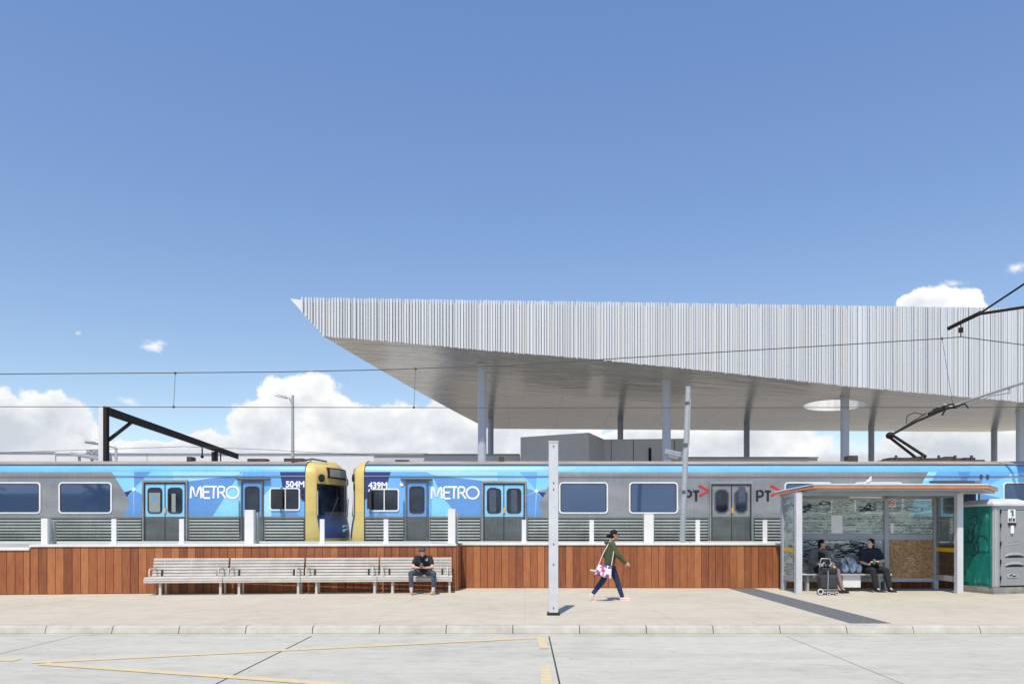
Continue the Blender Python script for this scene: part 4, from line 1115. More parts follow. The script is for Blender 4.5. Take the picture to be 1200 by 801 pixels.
# route stickers outlined on the glass, tags
for a, b in ((936, 975), (1001, 1036), (1046, 1057)):
    x0, x1 = wx(a, SK), wx(b, SK); q = MB(); q.ring(rrect(x0, x1, 1.98, 2.38, .05), rrect(x0 + .014, x1 - .014, 1.994, 2.366, .04), SK - .009, SK - .0065); q.build('sticker_outline', 'shelter_roof_white', sh)
def scribble(cx, cz, w, h, y, n, r, mat_, par, seed, name='graffiti'):
    rnd = random.Random(seed); q = MB()
    for _ in range(n):
        x, z = cx + rnd.uniform(-w, w) * .6, cz + rnd.uniform(-h, h) * .5; a = rnd.uniform(0, 6.3); pts = []
        for k in range(22):
            pts.append((x, y, z)); a += rnd.uniform(-.9, 1.5); x += math.cos(a) * w * .15; z += math.sin(a) * h * .11
        q.tube(pts, r, 5, .1)
    return q.build(name, mat_, par)
scribble(wx(956, SK), 2.18, .34, .16, SK - .009, 4, .012, 'black', sh, 3)
scribble(wx(1016, SK), 2.18, .30, .16, SK - .009, 4, .012, 'black', sh, 5)
scribble(wx(960, SK), 1.12, .40, .22, SK - .009, 7, .014, 'black', sh, 8)
scribble(wx(1012, SK), 1.10, .45, .2, SK - .009, 7, .014, 'black', sh, 9)
scribble(wx(1070, SK), 2.15, .3, .2, SK - .009, 2, .01, 'train_blue', sh, 12)
for a, b, z in ((974, 987, 1.98), (1043.5, 1047, 1.75)):
    q = MB(); q.box(wx(a, SK), wx(b, SK), SK - .009, SK - .0065, 1.50, z); q.build('paper_notice', 'lettering_white', sh)
# light fitting, no-smoking sign
q = MB(); q.box(wx(995, 19.6), wx(1032, 19.6), 19.55, 19.68, 2.40, 2.44); q.build('light_fitting', 'lettering_white', sh)
q = MB(); q.box(wx(1083, 19.4), wx(1094, 19.4), SF + .0, SF + .02, 2.36, 2.44) if False else None
ns = MB(); cx, cz = wx(1045, SK), 2.30; ns.mat(0).box(cx - .10, cx + .10, SK - .014, SK - .0075, cz - .11, cz + .11)
ns.mat(1); ns.tube([(p[0], SK - .017, p[1]) for p in circ(cx, cz, .07, 20)], .010, 6, .2); ns.tube([(cx - .05, SK - .018, cz + .05), (cx + .05, SK - .018, cz - .05)], .008, 6, .2)
ns.mat(2).box(cx - .05, cx + .04, SK - .0175, SK - .0145, cz - .01, cz + .012); ns.build('no_smoking_sign', ['lettering_white', 'red_paint', 'black'], sh)
# seat
q = MB(); q.box(XL + .08, XM - .08, 19.78, 20.12, .425, .46); q.build('seat', 'grey_post', sh, bevel=.006)
for x in (XL + .5, XM - .35): 
    q = MB(); q.box(x - .03, x + .03, 19.9, 20.1, 0, .424); q.build('seat_leg', 'shelter_grey', sh)
q = MB(); q.box(wx(986, 19.95), wx(1007, 19.95), 19.86, 20.1, .10, .42); q.build('seat_box', 'white_steel', sh, bevel=.01)

# pale boundary post between shelter and toilet
t = thing('sign_frame', 'thin white frame post on the wall between shelter and toilet cabin', 'post', (wx(1115, 21.2), 21.2, 1.235))
q = MB(); q.box(-.03, .03, 0, .06, 0, .68); q.build('shaft', 'white_paint', t, local=True)

# ------------------------------------------------------------------ portable toilet
TA = R(15)
pt = thing('portable_toilet', 'green and grey portable toilet with white roof at the right end of the footpath', 'portable toilet', (wx(1164, 19.0), 19.0, 0), TA)
W, DP, HH = 1.16, 1.18, 2.28
q = MB(); q.box(-.04, W + .04, -.04, DP + .04, 0.0, .06)
q.add([(-.05, -.05, 0), (W + .05, -.05, 0), (W + .05, DP + .05, 0), (-.05, DP + .05, 0), (.01, .01, .17), (W - .01, .01, .17), (W - .01, DP - .01, .17), (.01, DP - .01, .17)], [(0, 1, 5, 4), (1, 2, 6, 5), (2, 3, 7, 6), (3, 0, 4, 7), (4, 5, 6, 7)])
q.build('skid_base', 'skid_grey', pt, local=True)
q = MB(); q.box(.005, .03, .05, DP - .02, .171, HH - .1).box(W - .03, W - .005, .05, DP - .02, .171, HH - .1).box(.03, W - .03, DP - .045, DP - .02, .171, HH - .1); q.build('wall', 'green_plastic', pt, local=True)
q = MB()  # raised mouldings of the green side
q.prism([(p[0], p[1]) for p in rrect(.12, DP - .10, 1.05, 1.98, .08)], -.012, .004, 'X')
q.prism([(.12, .25), (.62, .25), (.45, .6), (.32, .95), (.12, .98)], -.012, .004, 'X').prism([(.70, .25), (DP - .1, .25), (DP - .1, .95), (.42, .95), (.55, .62)], -.018, .004, 'X')
q.box(-.02, .004, .055, .10, .18, HH - .12).box(-.02, .004, DP - .07, DP - .03, .18, HH - .12)
q.prism([(.3, HH - .13), (.8, HH - .13), (.72, HH - .22), (.55, HH - .26), (.38, HH - .22)], -.016, .004, 'X')
q.build('side_moulding', 'green_plastic', pt, local=True, bevel=.012)
gr = MB(); rnd = random.Random(4)
for kk in range(7):
    y, z = .72 - kk * .055, 1.85 - kk * .13 if kk < 5 else 1.35 - (kk - 5) * .1; pts = []; a = rnd.uniform(2, 5)
    for k in range(12): pts.append((-.016, y, z)); a += rnd.uniform(-.2, .9); y += math.cos(a) * .045; z += math.sin(a) * .06
    gr.tube(pts, .009, 5)
gr.build('graffiti', 'black', pt, local=True)
q = MB(); q.box(.0, .20, .0, .05, .171, HH - .1).box(W - .08, W, .0, .05, .171, HH - .1).box(.20, W - .08, .0, .05, HH - .2, HH - .1)
q.box(.03, .07, -.02, 0, .2, HH - .12).box(.145, .175, -.02, 0, .2, HH - .12); q.build('front_frame', 'grey_plastic_light', pt, local=True, bevel=.01)
q = MB(); q.box(.215, W - .09, -.015, .04, .20, HH - .21)
d_ = q.build('door', 'grey_plastic', pt, local=True, bevel=.015)
for z in (.93, .70):
    v = MB(); v.prism([(p[0], p[1]) for p in [(.33, z), (.42, z + .07), (.60, z + .105), (.80, z + .09), (.95, z + .02), (.95, z), (.8, z + .03), (.6, z + .035), (.42, z + .02)]], -.045, -.0155); v.build('vent_hood', 'grey_plastic_light', d_, local=True, bevel=.008)
    v = MB(); v.prism([(.36, z - .03), (.9, z - .03), (.9, z - .005), (.75, z + .025), (.5, z + .025)], -.02, -.0155); v.build('vent_slot', 'black', d_, local=True)
v = MB(); v.prism(rrect(.40, .74, .40, .50, .049), -.03, -.0155); v.build('emblem_plate', 'grey_plastic_light', d_, local=True)
v = MB(); v.tube([(.46, -.034, .45), (.53, -.034, .475), (.6, -.034, .43), (.68, -.034, .455)], .014, 6, .4); v.build('emblem', 'black', d_, local=True)
v = MB(); v.ring([(.33, 1.2), (.8, 1.24), (.95, 1.3), (.6, 1.34), (.4, 1.28)], [(.36, 1.215), (.78, 1.252), (.9, 1.295), (.6, 1.325), (.42, 1.275)], -.022, -.0155); v.build('door_moulding', 'grey_plastic_light', d_, local=True)
v = MB(); v.mat(0).box(.43, .66, -.024, -.0155, 1.78, 2.10); v.mat(1).box(.54, .60, -.028, -.0245, 1.93, 2.08).box(.50, .54, -.028, -.0245, 2.03, 2.08)
v.mat(2).box(.45, .51, -.028, -.0245, 1.80, 1.88).box(.53, .56, -.028, -.0245, 1.80, 1.90).box(.58, .64, -.028, -.0245, 1.80, 1.88); v.build('door_sign', ['lettering_white', 'can_green', 'black'], d_, local=True)
v = MB(); v.mat(0).box(.43, .67, -.05, -.0155, 1.70, 1.76).mat(1).box(.50, .58, -.06, -.0155, 1.50, 1.695); v.build('door_latch', ['black', 'lettering_white'], d_, local=True, bevel=.01)
for z in (.35, .75, 1.2, 1.65, 2.0):
    v = MB(); v.tube([(.20, -.03, z), (.20, -.03, z + .1)], .018, 8); v.build('hinge', 'black', pt, local=True)
q = MB(); q.add([(-.05, -.06, HH - .1), (W + .05, -.06, HH - .1), (W + .05, DP + .05, HH - .1), (-.05, DP + .05, HH - .1), (-.05, -.06, HH - .02), (W + .05, -.06, HH - .02), (W + .05, DP + .05, HH - .06), (-.05, DP + .05, HH - .06),
                 (.18, .2, HH + .09), (W - .18, .2, HH + .09), (W - .18, DP - .2, HH + .06), (.18, DP - .2, HH + .06)],
                [(0, 3, 2, 1), (0, 1, 5, 4), (1, 2, 6, 5), (2, 3, 7, 6), (3, 0, 4, 7), (4, 5, 9, 8), (5, 6, 10, 9), (6, 7, 11, 10), (7, 4, 8, 11), (8, 9, 10, 11)]); q.build('roof', 'shelter_roof_white', pt, local=True, bevel=.02)

# ------------------------------------------------------------------ people
def remesh(mb, name, mat, parent, voxel=.009, smooth=4):
    me = bpy.data.meshes.new(name); me.from_pydata([tuple(v) for v in mb.v], [], mb.f); me.update()
    ob = bpy.data.objects.new(name, me); C.objects.link(ob)
    r = ob.modifiers.new('r', 'REMESH'); r.mode = 'VOXEL'; r.voxel_size = voxel
    s = ob.modifiers.new('s', 'SMOOTH'); s.factor = .5; s.iterations = smooth
    dg = bpy.context.evaluated_depsgraph_get(); m2 = bpy.data.meshes.new_from_object(ob.evaluated_get(dg))
    C.objects.unlink(ob); bpy.data.objects.remove(ob); m2.name = name
    m2.materials.clear(); m2.materials.append(M[mat])
    for p in m2.polygons: p.use_smooth = True
    o = bpy.data.objects.new(name, m2); C.objects.link(o); o.parent = parent
    return o
def Vv(*a): return Vector(a)
def hand(mb, wrist, direction, palm_n, side, s=1.0, curl=.5):
    """palm and five unequal bent fingers. direction: towards the finger tips, palm_n: out of the palm, side +1/-1: thumb side"""
    d = Vector(direction).normalized(); n = Vector(palm_n); n = (n - d * n.dot(d)).normalized(); u = d.cross(n) * side
    w = Vector(wrist)
    for k in (-1, -.33, .33, 1): mb.cap(w + u * k * .018 * s, .014 * s, w + d * .075 * s + u * k * .027 * s, .012 * s, 8)
    for k, L_ in ((-1, .060), (-.33, .074), (.33, .080), (1, .070)):
        b = w + d * .085 * s + u * k * .028 * s; p1 = b + (d * math.cos(curl * .5) + n * math.sin(curl * .5)) * L_ * .5 * s
        p2 = p1 + (d * math.cos(curl * 1.5) + n * math.sin(curl * 1.5)) * L_ * .5 * s
        mb.cap(b, .0095 * s, p1, .0088 * s, 8).cap(p1, .0088 * s, p2, .0075 * s, 8)
    b = w + d * .02 * s + u * .024 * s; p1 = b + (d * .6 + u * .7 + n * .25).normalized() * .045 * s; p2 = p1 + (d * .9 + u * .2 + n * .35).normalized() * .032 * s
    mb.cap(b, .014 * s, p1, .011 * s, 8).cap(p1, .011 * s, p2, .009 * s, 8)
def head(mb, c, f, up, s=1.0):
    """skull, jaw, nose, ears, brow; f faces forward"""
    f = Vector(f).normalized(); up = Vector(up); up = (up - f * up.dot(f)).normalized(); r = f.cross(up); c = Vector(c)
    rot = Matrix((r, f, up)).transposed()
    mb.ell(c + up * .025 * s, (.074 * s, .092 * s, .088 * s), rot=rot)
    mb.ell(c - up * .035 * s + f * .018 * s, (.058 * s, .068 * s, .078 * s), rot=rot)
    mb.cap(c + f * .088 * s + up * .01 * s, .010 * s, c + f * .106 * s - up * .022 * s, .015 * s, 8)
    mb.ell(c + f * .078 * s - up * .055 * s, (.025 * s, .014 * s, .008 * s), 10, 6, rot)
    mb.ell(c + f * .070 * s - up * .092 * s, (.022 * s, .018 * s, .018 * s), 10, 6, rot)
    for k in (-1, 1):
        mb.ell(c + r * k * .074 * s - f * .008 * s, (.010 * s, .020 * s, .030 * s), 8, 8, rot)
        mb.ell(c + f * .074 * s + r * k * .03 * s + up * .030 * s, (.022 * s, .012 * s, .008 * s), 8, 6, rot)
    return f, up, r, rot
def face_bits(parent, c, f, up, s=1.0):
    f = Vector(f).normalized(); up = Vector(up); up = (up - f * up.dot(f)).normalized(); r = f.cross(up); c = Vector(c); rot = Matrix((r, f, up)).transposed()
    for k in (-1, 1):
        q = MB(); q.ell(c + f * .083 * s + r * k * .030 * s + up * .012 * s, (.013 * s, .008 * s, .006 * s), 10, 6, rot); q.build('eye', 'black', parent, local=True)
    q = MB(); q.ell(c + f * .087 * s - up * .056 * s, (.022 * s, .008 * s, .006 * s), 10, 6, rot); q.build('mouth', 'lip', parent, local=True)
def hair_cap(mb, c, f, up, s=1.0, back=.012, low=0):
    f = Vector(f).normalized(); up = Vector(up); up = (up - f * up.dot(f)).normalized(); r = f.cross(up); c = Vector(c); rot = Matrix((r, f, up)).transposed()
    mb.ell(c + up * .038 * s - f * back * s, (.083 * s, .092 * s, .088 * s), rot=rot)
    mb.ell(c - f * .045 * s - up * .01 * s, (.076 * s, .058 * s, .085 * s), rot=rot)
    if low: mb.ell(c - f * .05 * s - up * .06 * s, (.07 * s, .045 * s, low * s), rot=rot)
def shoe(mb, heel, toe, s=1.0, ankle=None):
    if ankle is not None: mb.cap(Vector(heel) + Vector((0, 0, .05)), .045, ankle, .044)
    heel = Vector(heel); toe = Vector(toe); d = (toe - heel)
    mb.cap(heel + Vector((0, 0, .045)) * s, .042 * s, heel + d * .45 + Vector((0, 0, .038)) * s, .042 * s).cap(heel + d * .45 + Vector((0, 0, .036)) * s, .044 * s, toe - d * .12 + Vector((0, 0, .03)) * s, .032 * s)
def shoe_child(parent, heel, toe, mat, sole='shoe_sole', s=1.0, ankle=None):
    q = MB(); shoe(q, heel, toe, s, ankle); o = remesh(q, 'shoe', mat, parent, .008, 2)
    heel = Vector(heel); toe = Vector(toe); d = (toe - heel).normalized(); side = Vector((-d.y, d.x, 0)).normalized() * .042 * s
    q = MB(); a = heel - d * .035; b = toe; pts = [a - side * .8, a.lerp(b, .5) - side * .85, a.lerp(b, .8) - side, b - side * .5, b + side * .5, a.lerp(b, .8) + side, a.lerp(b, .5) + side * .85, a + side * .8]
    n = len(pts); up = Vector((0, 0, .022)); q.add([p for p in pts] + [p + up for p in pts], [tuple(range(n - 1, -1, -1)), tuple(range(n, 2 * n))] + [(i, (i + 1) % n, n + (i + 1) % n, n + i) for i in range(n)]); q.build('sole', sole, o, local=True)

def person(label, loc, J, skin, hairfn, clothes, hands, hair_mat, headdir, headup=(0, 0, 1), group='people at the station', s=1.0):
    """J: joints in metres relative to loc"""
    t = thing('person', label, 'person', loc, 0, group)
    b = MB(); c = J['head']; f = Vector(headdir)
    head(b, c, f, headup, s)
    b.cap(J['neck'], .052, Vector(c) - Vector(headup).normalized() * .06 - f.normalized() * .015, .048)
    sl, sr, hl, hr = J['sl'], J['sr'], J['hl'], J['hr']
    ch = (Vector(sl) + Vector(sr)) / 2; pe = (Vector(hl) + Vector(hr)) / 2
    b.cap(J['neck'], .06, ch - Vector((0, 0, .06)), .10)
    for k in (.25, .5, .75): b.cap(Vector(sl).lerp(ch, k) - Vector((0, 0, .08)), .085, Vector(hl).lerp(pe, k) + Vector((0, 0, .03)), .095); b.cap(Vector(sr).lerp(ch, k) - Vector((0, 0, .08)), .085, Vector(hr).lerp(pe, k) + Vector((0, 0, .03)), .095)
    b.cap(sl, .055, sr, .055)
    for S_ in 'lr':
        b.cap(J['s' + S_], .052, J['e' + S_], .038).cap(J['e' + S_], .038, J['w' + S_], .026)
        b.cap(J['h' + S_], .082, J['k' + S_], .055).cap(J['k' + S_], .052, J['a' + S_], .036)
        b.cap(Vector(J['a' + S_]), .034, Vector(J['t' + S_]).lerp(J['a' + S_], .45), .018)
    for hd_ in hands: hand(b, *hd_)
    remesh(b, 'body', skin, t, .008, 3)
    face_bits(t, c, f, headup, s)
    q = MB(); hairfn(q, c, f, headup, s); remesh(q, 'hair', hair_mat, t, .008, 2)
    clothes(t, J, ch, pe)
    return t
def top_cloth(q, J, ch, pe, thick=.018, sleeve=1.0, hem=0):
    for S_ in 'lr':
        sh_, h_ = Vector(J['s' + S_]), Vector(J['h' + S_])
        for k in (.2, .45, .7, 1.0): q.cap(sh_.lerp(ch, k) - Vector((0, 0, .125 - .055 * k)), .078 + .012 * k + thick, h_.lerp(pe, k) + Vector((0, 0, .04 - hem)), .098 + thick)
        e = Vector(J['e' + S_]); w = Vector(J['w' + S_])
        if sleeve >= 1: q.cap(sh_, .058 + thick, e, .044 + thick).cap(e, .044 + thick, w.lerp(e, .08), .032 + thick * .8)
        else: q.cap(sh_, .060 + thick, sh_.lerp(e, sleeve), .052 + thick)
    for S_ in 'lr': q.cap(Vector(J['s' + S_]) - Vector((0, 0, .012)), .048 + thick, ch + Vector((0, 0, .02)), .062 + thick)
    q.cap(Vector(J['neck']) - Vector((0, 0, .02)), .062 + thick * .6, ch - Vector((0, 0, .05)), .1)
def pants(q, J, pe, thick=.014, length=.93, flare=0):
    for S_ in 'lr':
        q.cap(J['h' + S_], .092 + thick, J['k' + S_], .060 + thick); k = Vector(J['k' + S_]); a = Vector(J['a' + S_]); q.cap(k, .060 + thick, k.lerp(a, length), .042 + thick + flare)
        q.cap(J['h' + S_], .098 + thick, pe + Vector((0, 0, .04)), .10 + thick)
# -- walking woman (faces +X)
D = 17.24
def J0(**k): return {a: Vector(b) for a, b in k.items()}
J = J0(head=(.10, 0, 1.475), neck=(.045, 0, 1.345), sl=(.03, .155, 1.285), sr=(.03, -.155, 1.27), hl=(.0, .075, .86), hr=(-.01, -.075, .85),
       el=(-.10, .20, 1.04), wl=(.03, .19, .86), er=(.15, -.20, 1.04), wr=(.325, -.17, .865),
       kl=(.16, .07, .47), al=(.285, .06, .085), tl=(.40, .06, .045), kr=(-.17, -.08, .45), ar=(-.385, -.08, .175), tr=(-.375, -.08, .04))
def cl_walk(t, J, ch, pe):
    q = MB(); top_cloth(q, J, ch, pe, .02, 1, .05)
    q.cap(ch + Vector((-.10, -.09, .03)), .05, ch + Vector((-.10, .09, .03)), .05)     # hood lying on the back
    remesh(q, 'jacket', 'olive_cloth', t, .009, 2)
    q = MB(); pants(q, J, pe, .006, .95); remesh(q, 'trousers', 'jeans', t, .008, 2)
    shoe_child(t, (.265, .06, 0), (.47, .06, .0), 'shoe_pink')
    q = MB(); q.cap((-.40, -.08, .15), .044, (-.40, -.08, .07), .042).cap((-.40, -.08, .06), .04, (-.355, -.08, .035), .034); q.cap((-.435, -.08, .13), .034, (-.41, -.08, .09), .04)
    o = remesh(q, 'shoe', 'shoe_pink', t, .008, 2)
    q = MB(); q.bar((-.475, -.08, .16), (-.43, -.08, .03), .08, .02, (1, 0, 0)).box(-.43, -.32, -.12, -.04, 0, .02); q.build('sole', 'shoe_sole', o, local=True)
def hf_bun(q, c, f, up, s):
    hair_cap(q, c, f, up, s); q.ell(Vector(c) + Vector((-.135, 0, -.02)), (.045, .045, .05)); q.cap(Vector(c) + Vector((-.06, 0, 0)), .05, Vector(c) + Vector((-.11, 0, -.01)), .03)
pw = person('woman walking right in an olive hooded jacket, dark blue jeans and pink shoes', (wx(714.7, D), D, 0), J, 'skin', hf_bun, cl_walk,
       [(J['wr'], (.75, -.05, -.5), (0, .9, -.2), -1, 1.0, .9), (J['wl'], (.5, 0, -.8), (0, -1, 0), 1, 1.0, .7)], 'hair_black', (1, -.05, -.12))
q = MB(); c = J['head'] + Vector((.088, -.0, .018)); q.box(c.x - .02, c.x + .012, -.065, .065, c.z - .018, c.z + .02).box(c.x - .11, c.x - .02, -.082, -.076, c.z, c.z + .01); q.build('sunglasses', 'black', pw, local=True, bevel=.006)
# her bag
bl_ = Vector((wx(706.5, D), D - .27, .60))
hb = thing('shoulder_bag', 'pink and white flowered shoulder bag hanging at the walking woman\'s hip', 'bag', bl_)
q = MB(); q.add([(-.22, -.06, .0), (.15, -.06, -.09), (.17, .06, -.09), (-.22, .06, .0), (-.14, -.04, .23), (.17, -.04, .19), (.17, .04, .19), (-.14, .04, .23)], [(0, 3, 2, 1), (4, 5, 6, 7), (0, 1, 5, 4), (1, 2, 6, 5), (2, 3, 7, 6), (3, 0, 4, 7)])
q.build('bag_body', 'floral_cloth', hb, local=True, bevel=.03)
q = MB(); o_ = Vector((wx(714.7, D), D, 0)) - bl_
q.tube([(-.12, .0, .22), (-.03, .02, .45), J['sr'] + o_ + Vector((-.03, .06, .085)), J['sr'] + o_ + Vector((.06, .03, .05)), (.20, .0, .42), (.16, 0, .20)], .012, 6); q.build('strap', 'shoe_pink', hb, local=True)
q = MB(); q.cap((-.19, -.03, .08), .03, (-.30, -.03, .10), .02); q.build('tassel', 'bench_paint', hb, local=True)

# -- man with the phone on the bench (faces -Y)
D = 19.18; X = wx(494.5, 18.75)
J = J0(head=(-.005, -.385, 1.055), neck=(.0, -.25, .955), sl=(.158, -.18, .885), sr=(-.158, -.18, .89), hl=(.10, 0, .54), hr=(-.10, 0, .54),
       el=(.245, -.31, .67), wl=(.085, -.47, .665), er=(-.245, -.31, .68), wr=(-.085, -.47, .665),
       kl=(.285, -.43, .53), al=(.275, -.41, .13), tl=(.22, -.52, .04), kr=(-.27, -.43, .53), ar=(-.26, -.43, .13), tr=(-.24, -.54, .04))
def cl_phone(t, J, ch, pe):
    q = MB(); top_cloth(q, J, ch, pe, .018, .55, .0); remesh(q, 't_shirt', 'black_cloth', t, .009, 2)
    q = MB(); q.ell((.09, -.295, .86), (.04, .006, .045), 10, 6, Matrix.Rotation(R(-30), 3, 'X')); q.build('shirt_print', 'grey_plastic_light', t, local=True)
    q = MB(); pants(q, J, pe, .008, .80); remesh(q, 'trousers', 'jeans_grey', t, .009, 2)
    for S_ in 'lr':
        a = J['a' + S_]; k = J['k' + S_]; q = MB(); q.cap(k.lerp(a, .8), .047, a + Vector((0, 0, -.02)), .042); remesh(q, 'sock', 'sock', t, .008, 1)
    shoe_child(t, (.285, -.40, 0), (.17, -.60, 0), 'shoe_tan'); shoe_child(t, (-.26, -.42, 0), (-.25, -.66, 0), 'shoe_tan')
def hf_man(q, c, f, up, s):
    hair_cap(q, c, f, up, s, .01); c = Vector(c); f = Vector(f).normalized(); upv = Vector(up); upv = (upv - f * upv.dot(f)).normalized(); r = f.cross(upv)
    for a, d in ((-.06, .05), (-.035, .075), (-.005, .06), (.03, .08), (.055, .05)): q.cap(c + upv * .115 + r * a * .7 + f * .02, .022, c + upv * (.135 - d * .6) + f * (.05 + d * .45) + r * (a * 1.1), .012, 8)
pm_ = person('man in a black t-shirt and grey jeans sitting on the bench bent over his phone', (X, D, 0), J, 'skin_fair', hf_man, cl_phone,
       [(J['wl'], (-.75, -.55, .15), (-.3, .2, 1), 1, 1.0, .7), (J['wr'], (.75, -.55, .15), (.3, .2, 1), -1, 1.0, .7)], 'hair_brown', (.03, -.68, -.68), (0, -.6, .78))
q = MB(); q.xf = Matrix.Rotation(R(-35), 4, 'X'); q.box(-.035, .035, -.0045, .0045, -.07, .07)
ph_ = q.build('phone', 'black', bevel=.004); ph_.location = (X, D - .545, .735); tag(ph_, 'small dark phone held in both hands by the man on the bench', 'phone')

# -- woman in the shelter
D = 19.95; X = wx(963, 19.7)
J = J0(head=(.05, -.12, 1.225), neck=(.01, -.06, 1.095), sl=(.17, -.05, 1.02), sr=(-.17, -.03, 1.03), hl=(.10, 0, .56), hr=(-.10, 0, .56),
       el=(.27, -.13, .78), wl=(.26, -.33, .68), er=(-.25, -.12, .80), wr=(-.10, -.30, .72),
       kl=(.33, -.42, .55), al=(.42, -.50, .11), tl=(.47, -.64, .04), kr=(.12, -.45, .53), ar=(.30, -.55, .11), tr=(.35, -.68, .04))
def cl_w2(t, J, ch, pe):
    q = MB(); top_cloth(q, J, ch, pe, .028, 1, .02); q.cap((-.12, .0, .55), .13, (-.16, -.10, .38), .07); remesh(q, 'cardigan', 'grey_cloth', t, .009, 2)
    q = MB(); q.cap(J['hl'], .12, J['kl'].lerp(J['hl'], .15), .085).cap(J['hr'], .12, J['kr'].lerp(J['hr'], .15), .085).cap(J['hl'], .12, J['hr'], .12); remesh(q, 'skirt', 'black_cloth', t, .009, 2)
    for S_ in 'lr':
        q = MB(); q.cap(J['k' + S_], .064, J['a' + S_], .042); remesh(q, 'stocking', 'tights', t, .008, 1)
    q = MB(); q.cap((-.02, -.16, .98), .05, (.06, -.17, .93), .07).cap((-.02, -.2, .86), .05, (.05, -.2, .86), .05); remesh(q, 'scarf', 'black_cloth', t, .009, 2)
    shoe_child(t, (.41, -.47, 0), (.50, -.70, 0), 'black_cloth', 'rubber', 1.0, (.415, -.50, .075)); shoe_child(t, (.29, -.52, 0), (.36, -.76, 0), 'black_cloth', 'rubber', 1.0, (.30, -.55, .075))
def hf_short(q, c, f, up, s): hair_cap(q, c, f, up, s, .014, .05)
person('woman in a grey cardigan on the shelter seat, sitting behind the shopping trolley', (X, D, 0), J, 'skin', hf_short, cl_w2,
       [(J['wl'], (-.1, -.9, -.3), (0, 0, -1), 1, .95, .7), (J['wr'], (.5, -.7, -.1), (0, 0, -1), -1, .95, .7)], 'hair_black', (.93, -.35, -.05))

# -- man in the shelter
X = wx(1024, 19.7)
J = J0(head=(-.02, -.10, 1.235), neck=(.0, -.05, 1.10), sl=(.20, -.04, 1.03), sr=(-.20, -.04, 1.03), hl=(.11, 0, .57), hr=(-.11, 0, .57),
       el=(.30, -.12, .80), wl=(.08, -.33, .79), er=(-.25, -.10, .76), wr=(-.14, -.31, .70),
       kl=(.23, -.41, .56), al=(.29, -.50, .13), tl=(.33, -.66, .04), kr=(-.10, -.43, .55), ar=(-.04, -.50, .12), tr=(.02, -.64, .04))
def cl_m2(t, J, ch, pe):
    q = MB(); top_cloth(q, J, ch, pe, .026, .7, .03); remesh(q, 't_shirt', 'navy_cloth', t, .009, 2)
    q = MB(); pants(q, J, pe, .022, .9, .01); remesh(q, 'trousers', 'black_cloth', t, .009, 2)
    shoe_child(t, (.285, -.48, 0), (.36, -.72, 0), 'black_cloth', 'shoe_sole', 1.0, (.29, -.50, .10)); shoe_child(t, (-.045, -.48, 0), (.05, -.72, 0), 'black_cloth', 'shoe_sole', 1.0, (-.04, -.50, .10))
def hf_long(q, c, f, up, s):
    hair_cap(q, c, f, up, s * 1.1, .022, .10)
person('person in dark clothes on the shelter seat looking left and holding a green can', (X, D, 0), J, 'skin_fair', hf_long, cl_m2,
       [(J['wl'], (-.85, -.3, .1), (-.2, .3, -.9), 1, 1.0, .9), (J['wr'], (.1, -.5, .7), (.6, -.5, 0), -1, 1.0, 1.2)], 'hair_black', (-.85, -.5, .05))
can = thing('drink_can', 'green drink can in the hand of the dark-clothed person in the shelter', 'can', (X - .075, D - .43, .72))
q = MB(); q.tube([(0, 0, 0), (0, 0, .012), (0, 0, .11), (0, 0, .122)], [.027, .033, .033, .026], 16); q.build('can_body', 'can_green', can, local=True)
q = MB(); q.tube([(0, 0, .122), (0, 0, .125)], .026, 16); q.build('can_lid', 'galvanised', can, local=True)

# -- carrier bags on the seat
for k, (px, w, h, lean, lab) in enumerate(((991, .17, .38, -.03, 'bluish plastic carrier bag on the shelter seat nearest the woman'), (1000, .15, .44, -.07, 'tall white plastic carrier bag in the middle of the shelter seat'), (1007.5, .14, .38, -.10, 'white plastic carrier bag on the shelter seat nearest the dark-clothed person'))):
    X = wx(px, 19.85); t = thing('carrier_bag', lab, 'plastic bag', (X, 19.92, .462), 0, 'plastic carrier bags on the shelter seat')
    q = MB(); q.ell((0, 0, h * .33), (w * .62, .11, h * .33), 14, 10); q.cap((0, 0, h * .35), .085, (lean, 0, h * .68), .035)
    q.add([(0, 0, 0)], [])
    b_ = remesh(q, 'bag_body', 'bag_plastic', t, .012, 1)
    for v in b_.data.vertices:
        n = math.sin(v.co.x * 60 + v.co.z * 31) * .006 + math.sin(v.co.z * 70 - v.co.x * 45) * .004; v.co.y += n; v.co.x += n * .6
        v.co.z = max(v.co.z, .001)
    q = MB()
    for s_ in (-.03, .03): q.tube([(lean + s_, -.02, h * .68), (lean * 1.4 + s_ * 1.6, -.02, h * .85), (lean * 1.6, -.0, h), (lean * 1.4 - s_ * .4, .02, h * .86), (lean - s_ * .3, .02, h * .68)], .010, 6)
    q.build('handle', 'bag_plastic', t, local=True)

# -- shopping trolley
D = 18.85; X = wx(970, D)
tr = thing('shopping_trolley', 'dark grey two-wheeled shopping trolley standing in front of the seated woman', 'shopping trolley', (X, D, 0))
q = MB(); q.add([(-.20, -.12, .16), (.20, -.12, .16), (.20, .12, .16), (-.20, .12, .16), (-.23, -.14, .42), (.22, -.14, .42), (.22, .14, .42), (-.23, .14, .42), (-.18, -.10, .62), (.17, -.10, .62), (.17, .10, .62), (-.18, .10, .62)],
    [(0, 3, 2, 1), (0, 1, 5, 4), (1, 2, 6, 5), (2, 3, 7, 6), (3, 0, 4, 7), (4, 5, 9, 8), (5, 6, 10, 9), (6, 7, 11, 10), (7, 4, 8, 11), (8, 9, 10, 11)]); q.build('bag', 'trolley_cloth', tr, local=True, bevel=.03)
q = MB(); q.box(-.20, .19, -.15, -.11, .54, .64).box(-.19, .18, -.12, .12, .622, .66); q.build('flap', 'black', tr, local=True, bevel=.015)
q = MB()
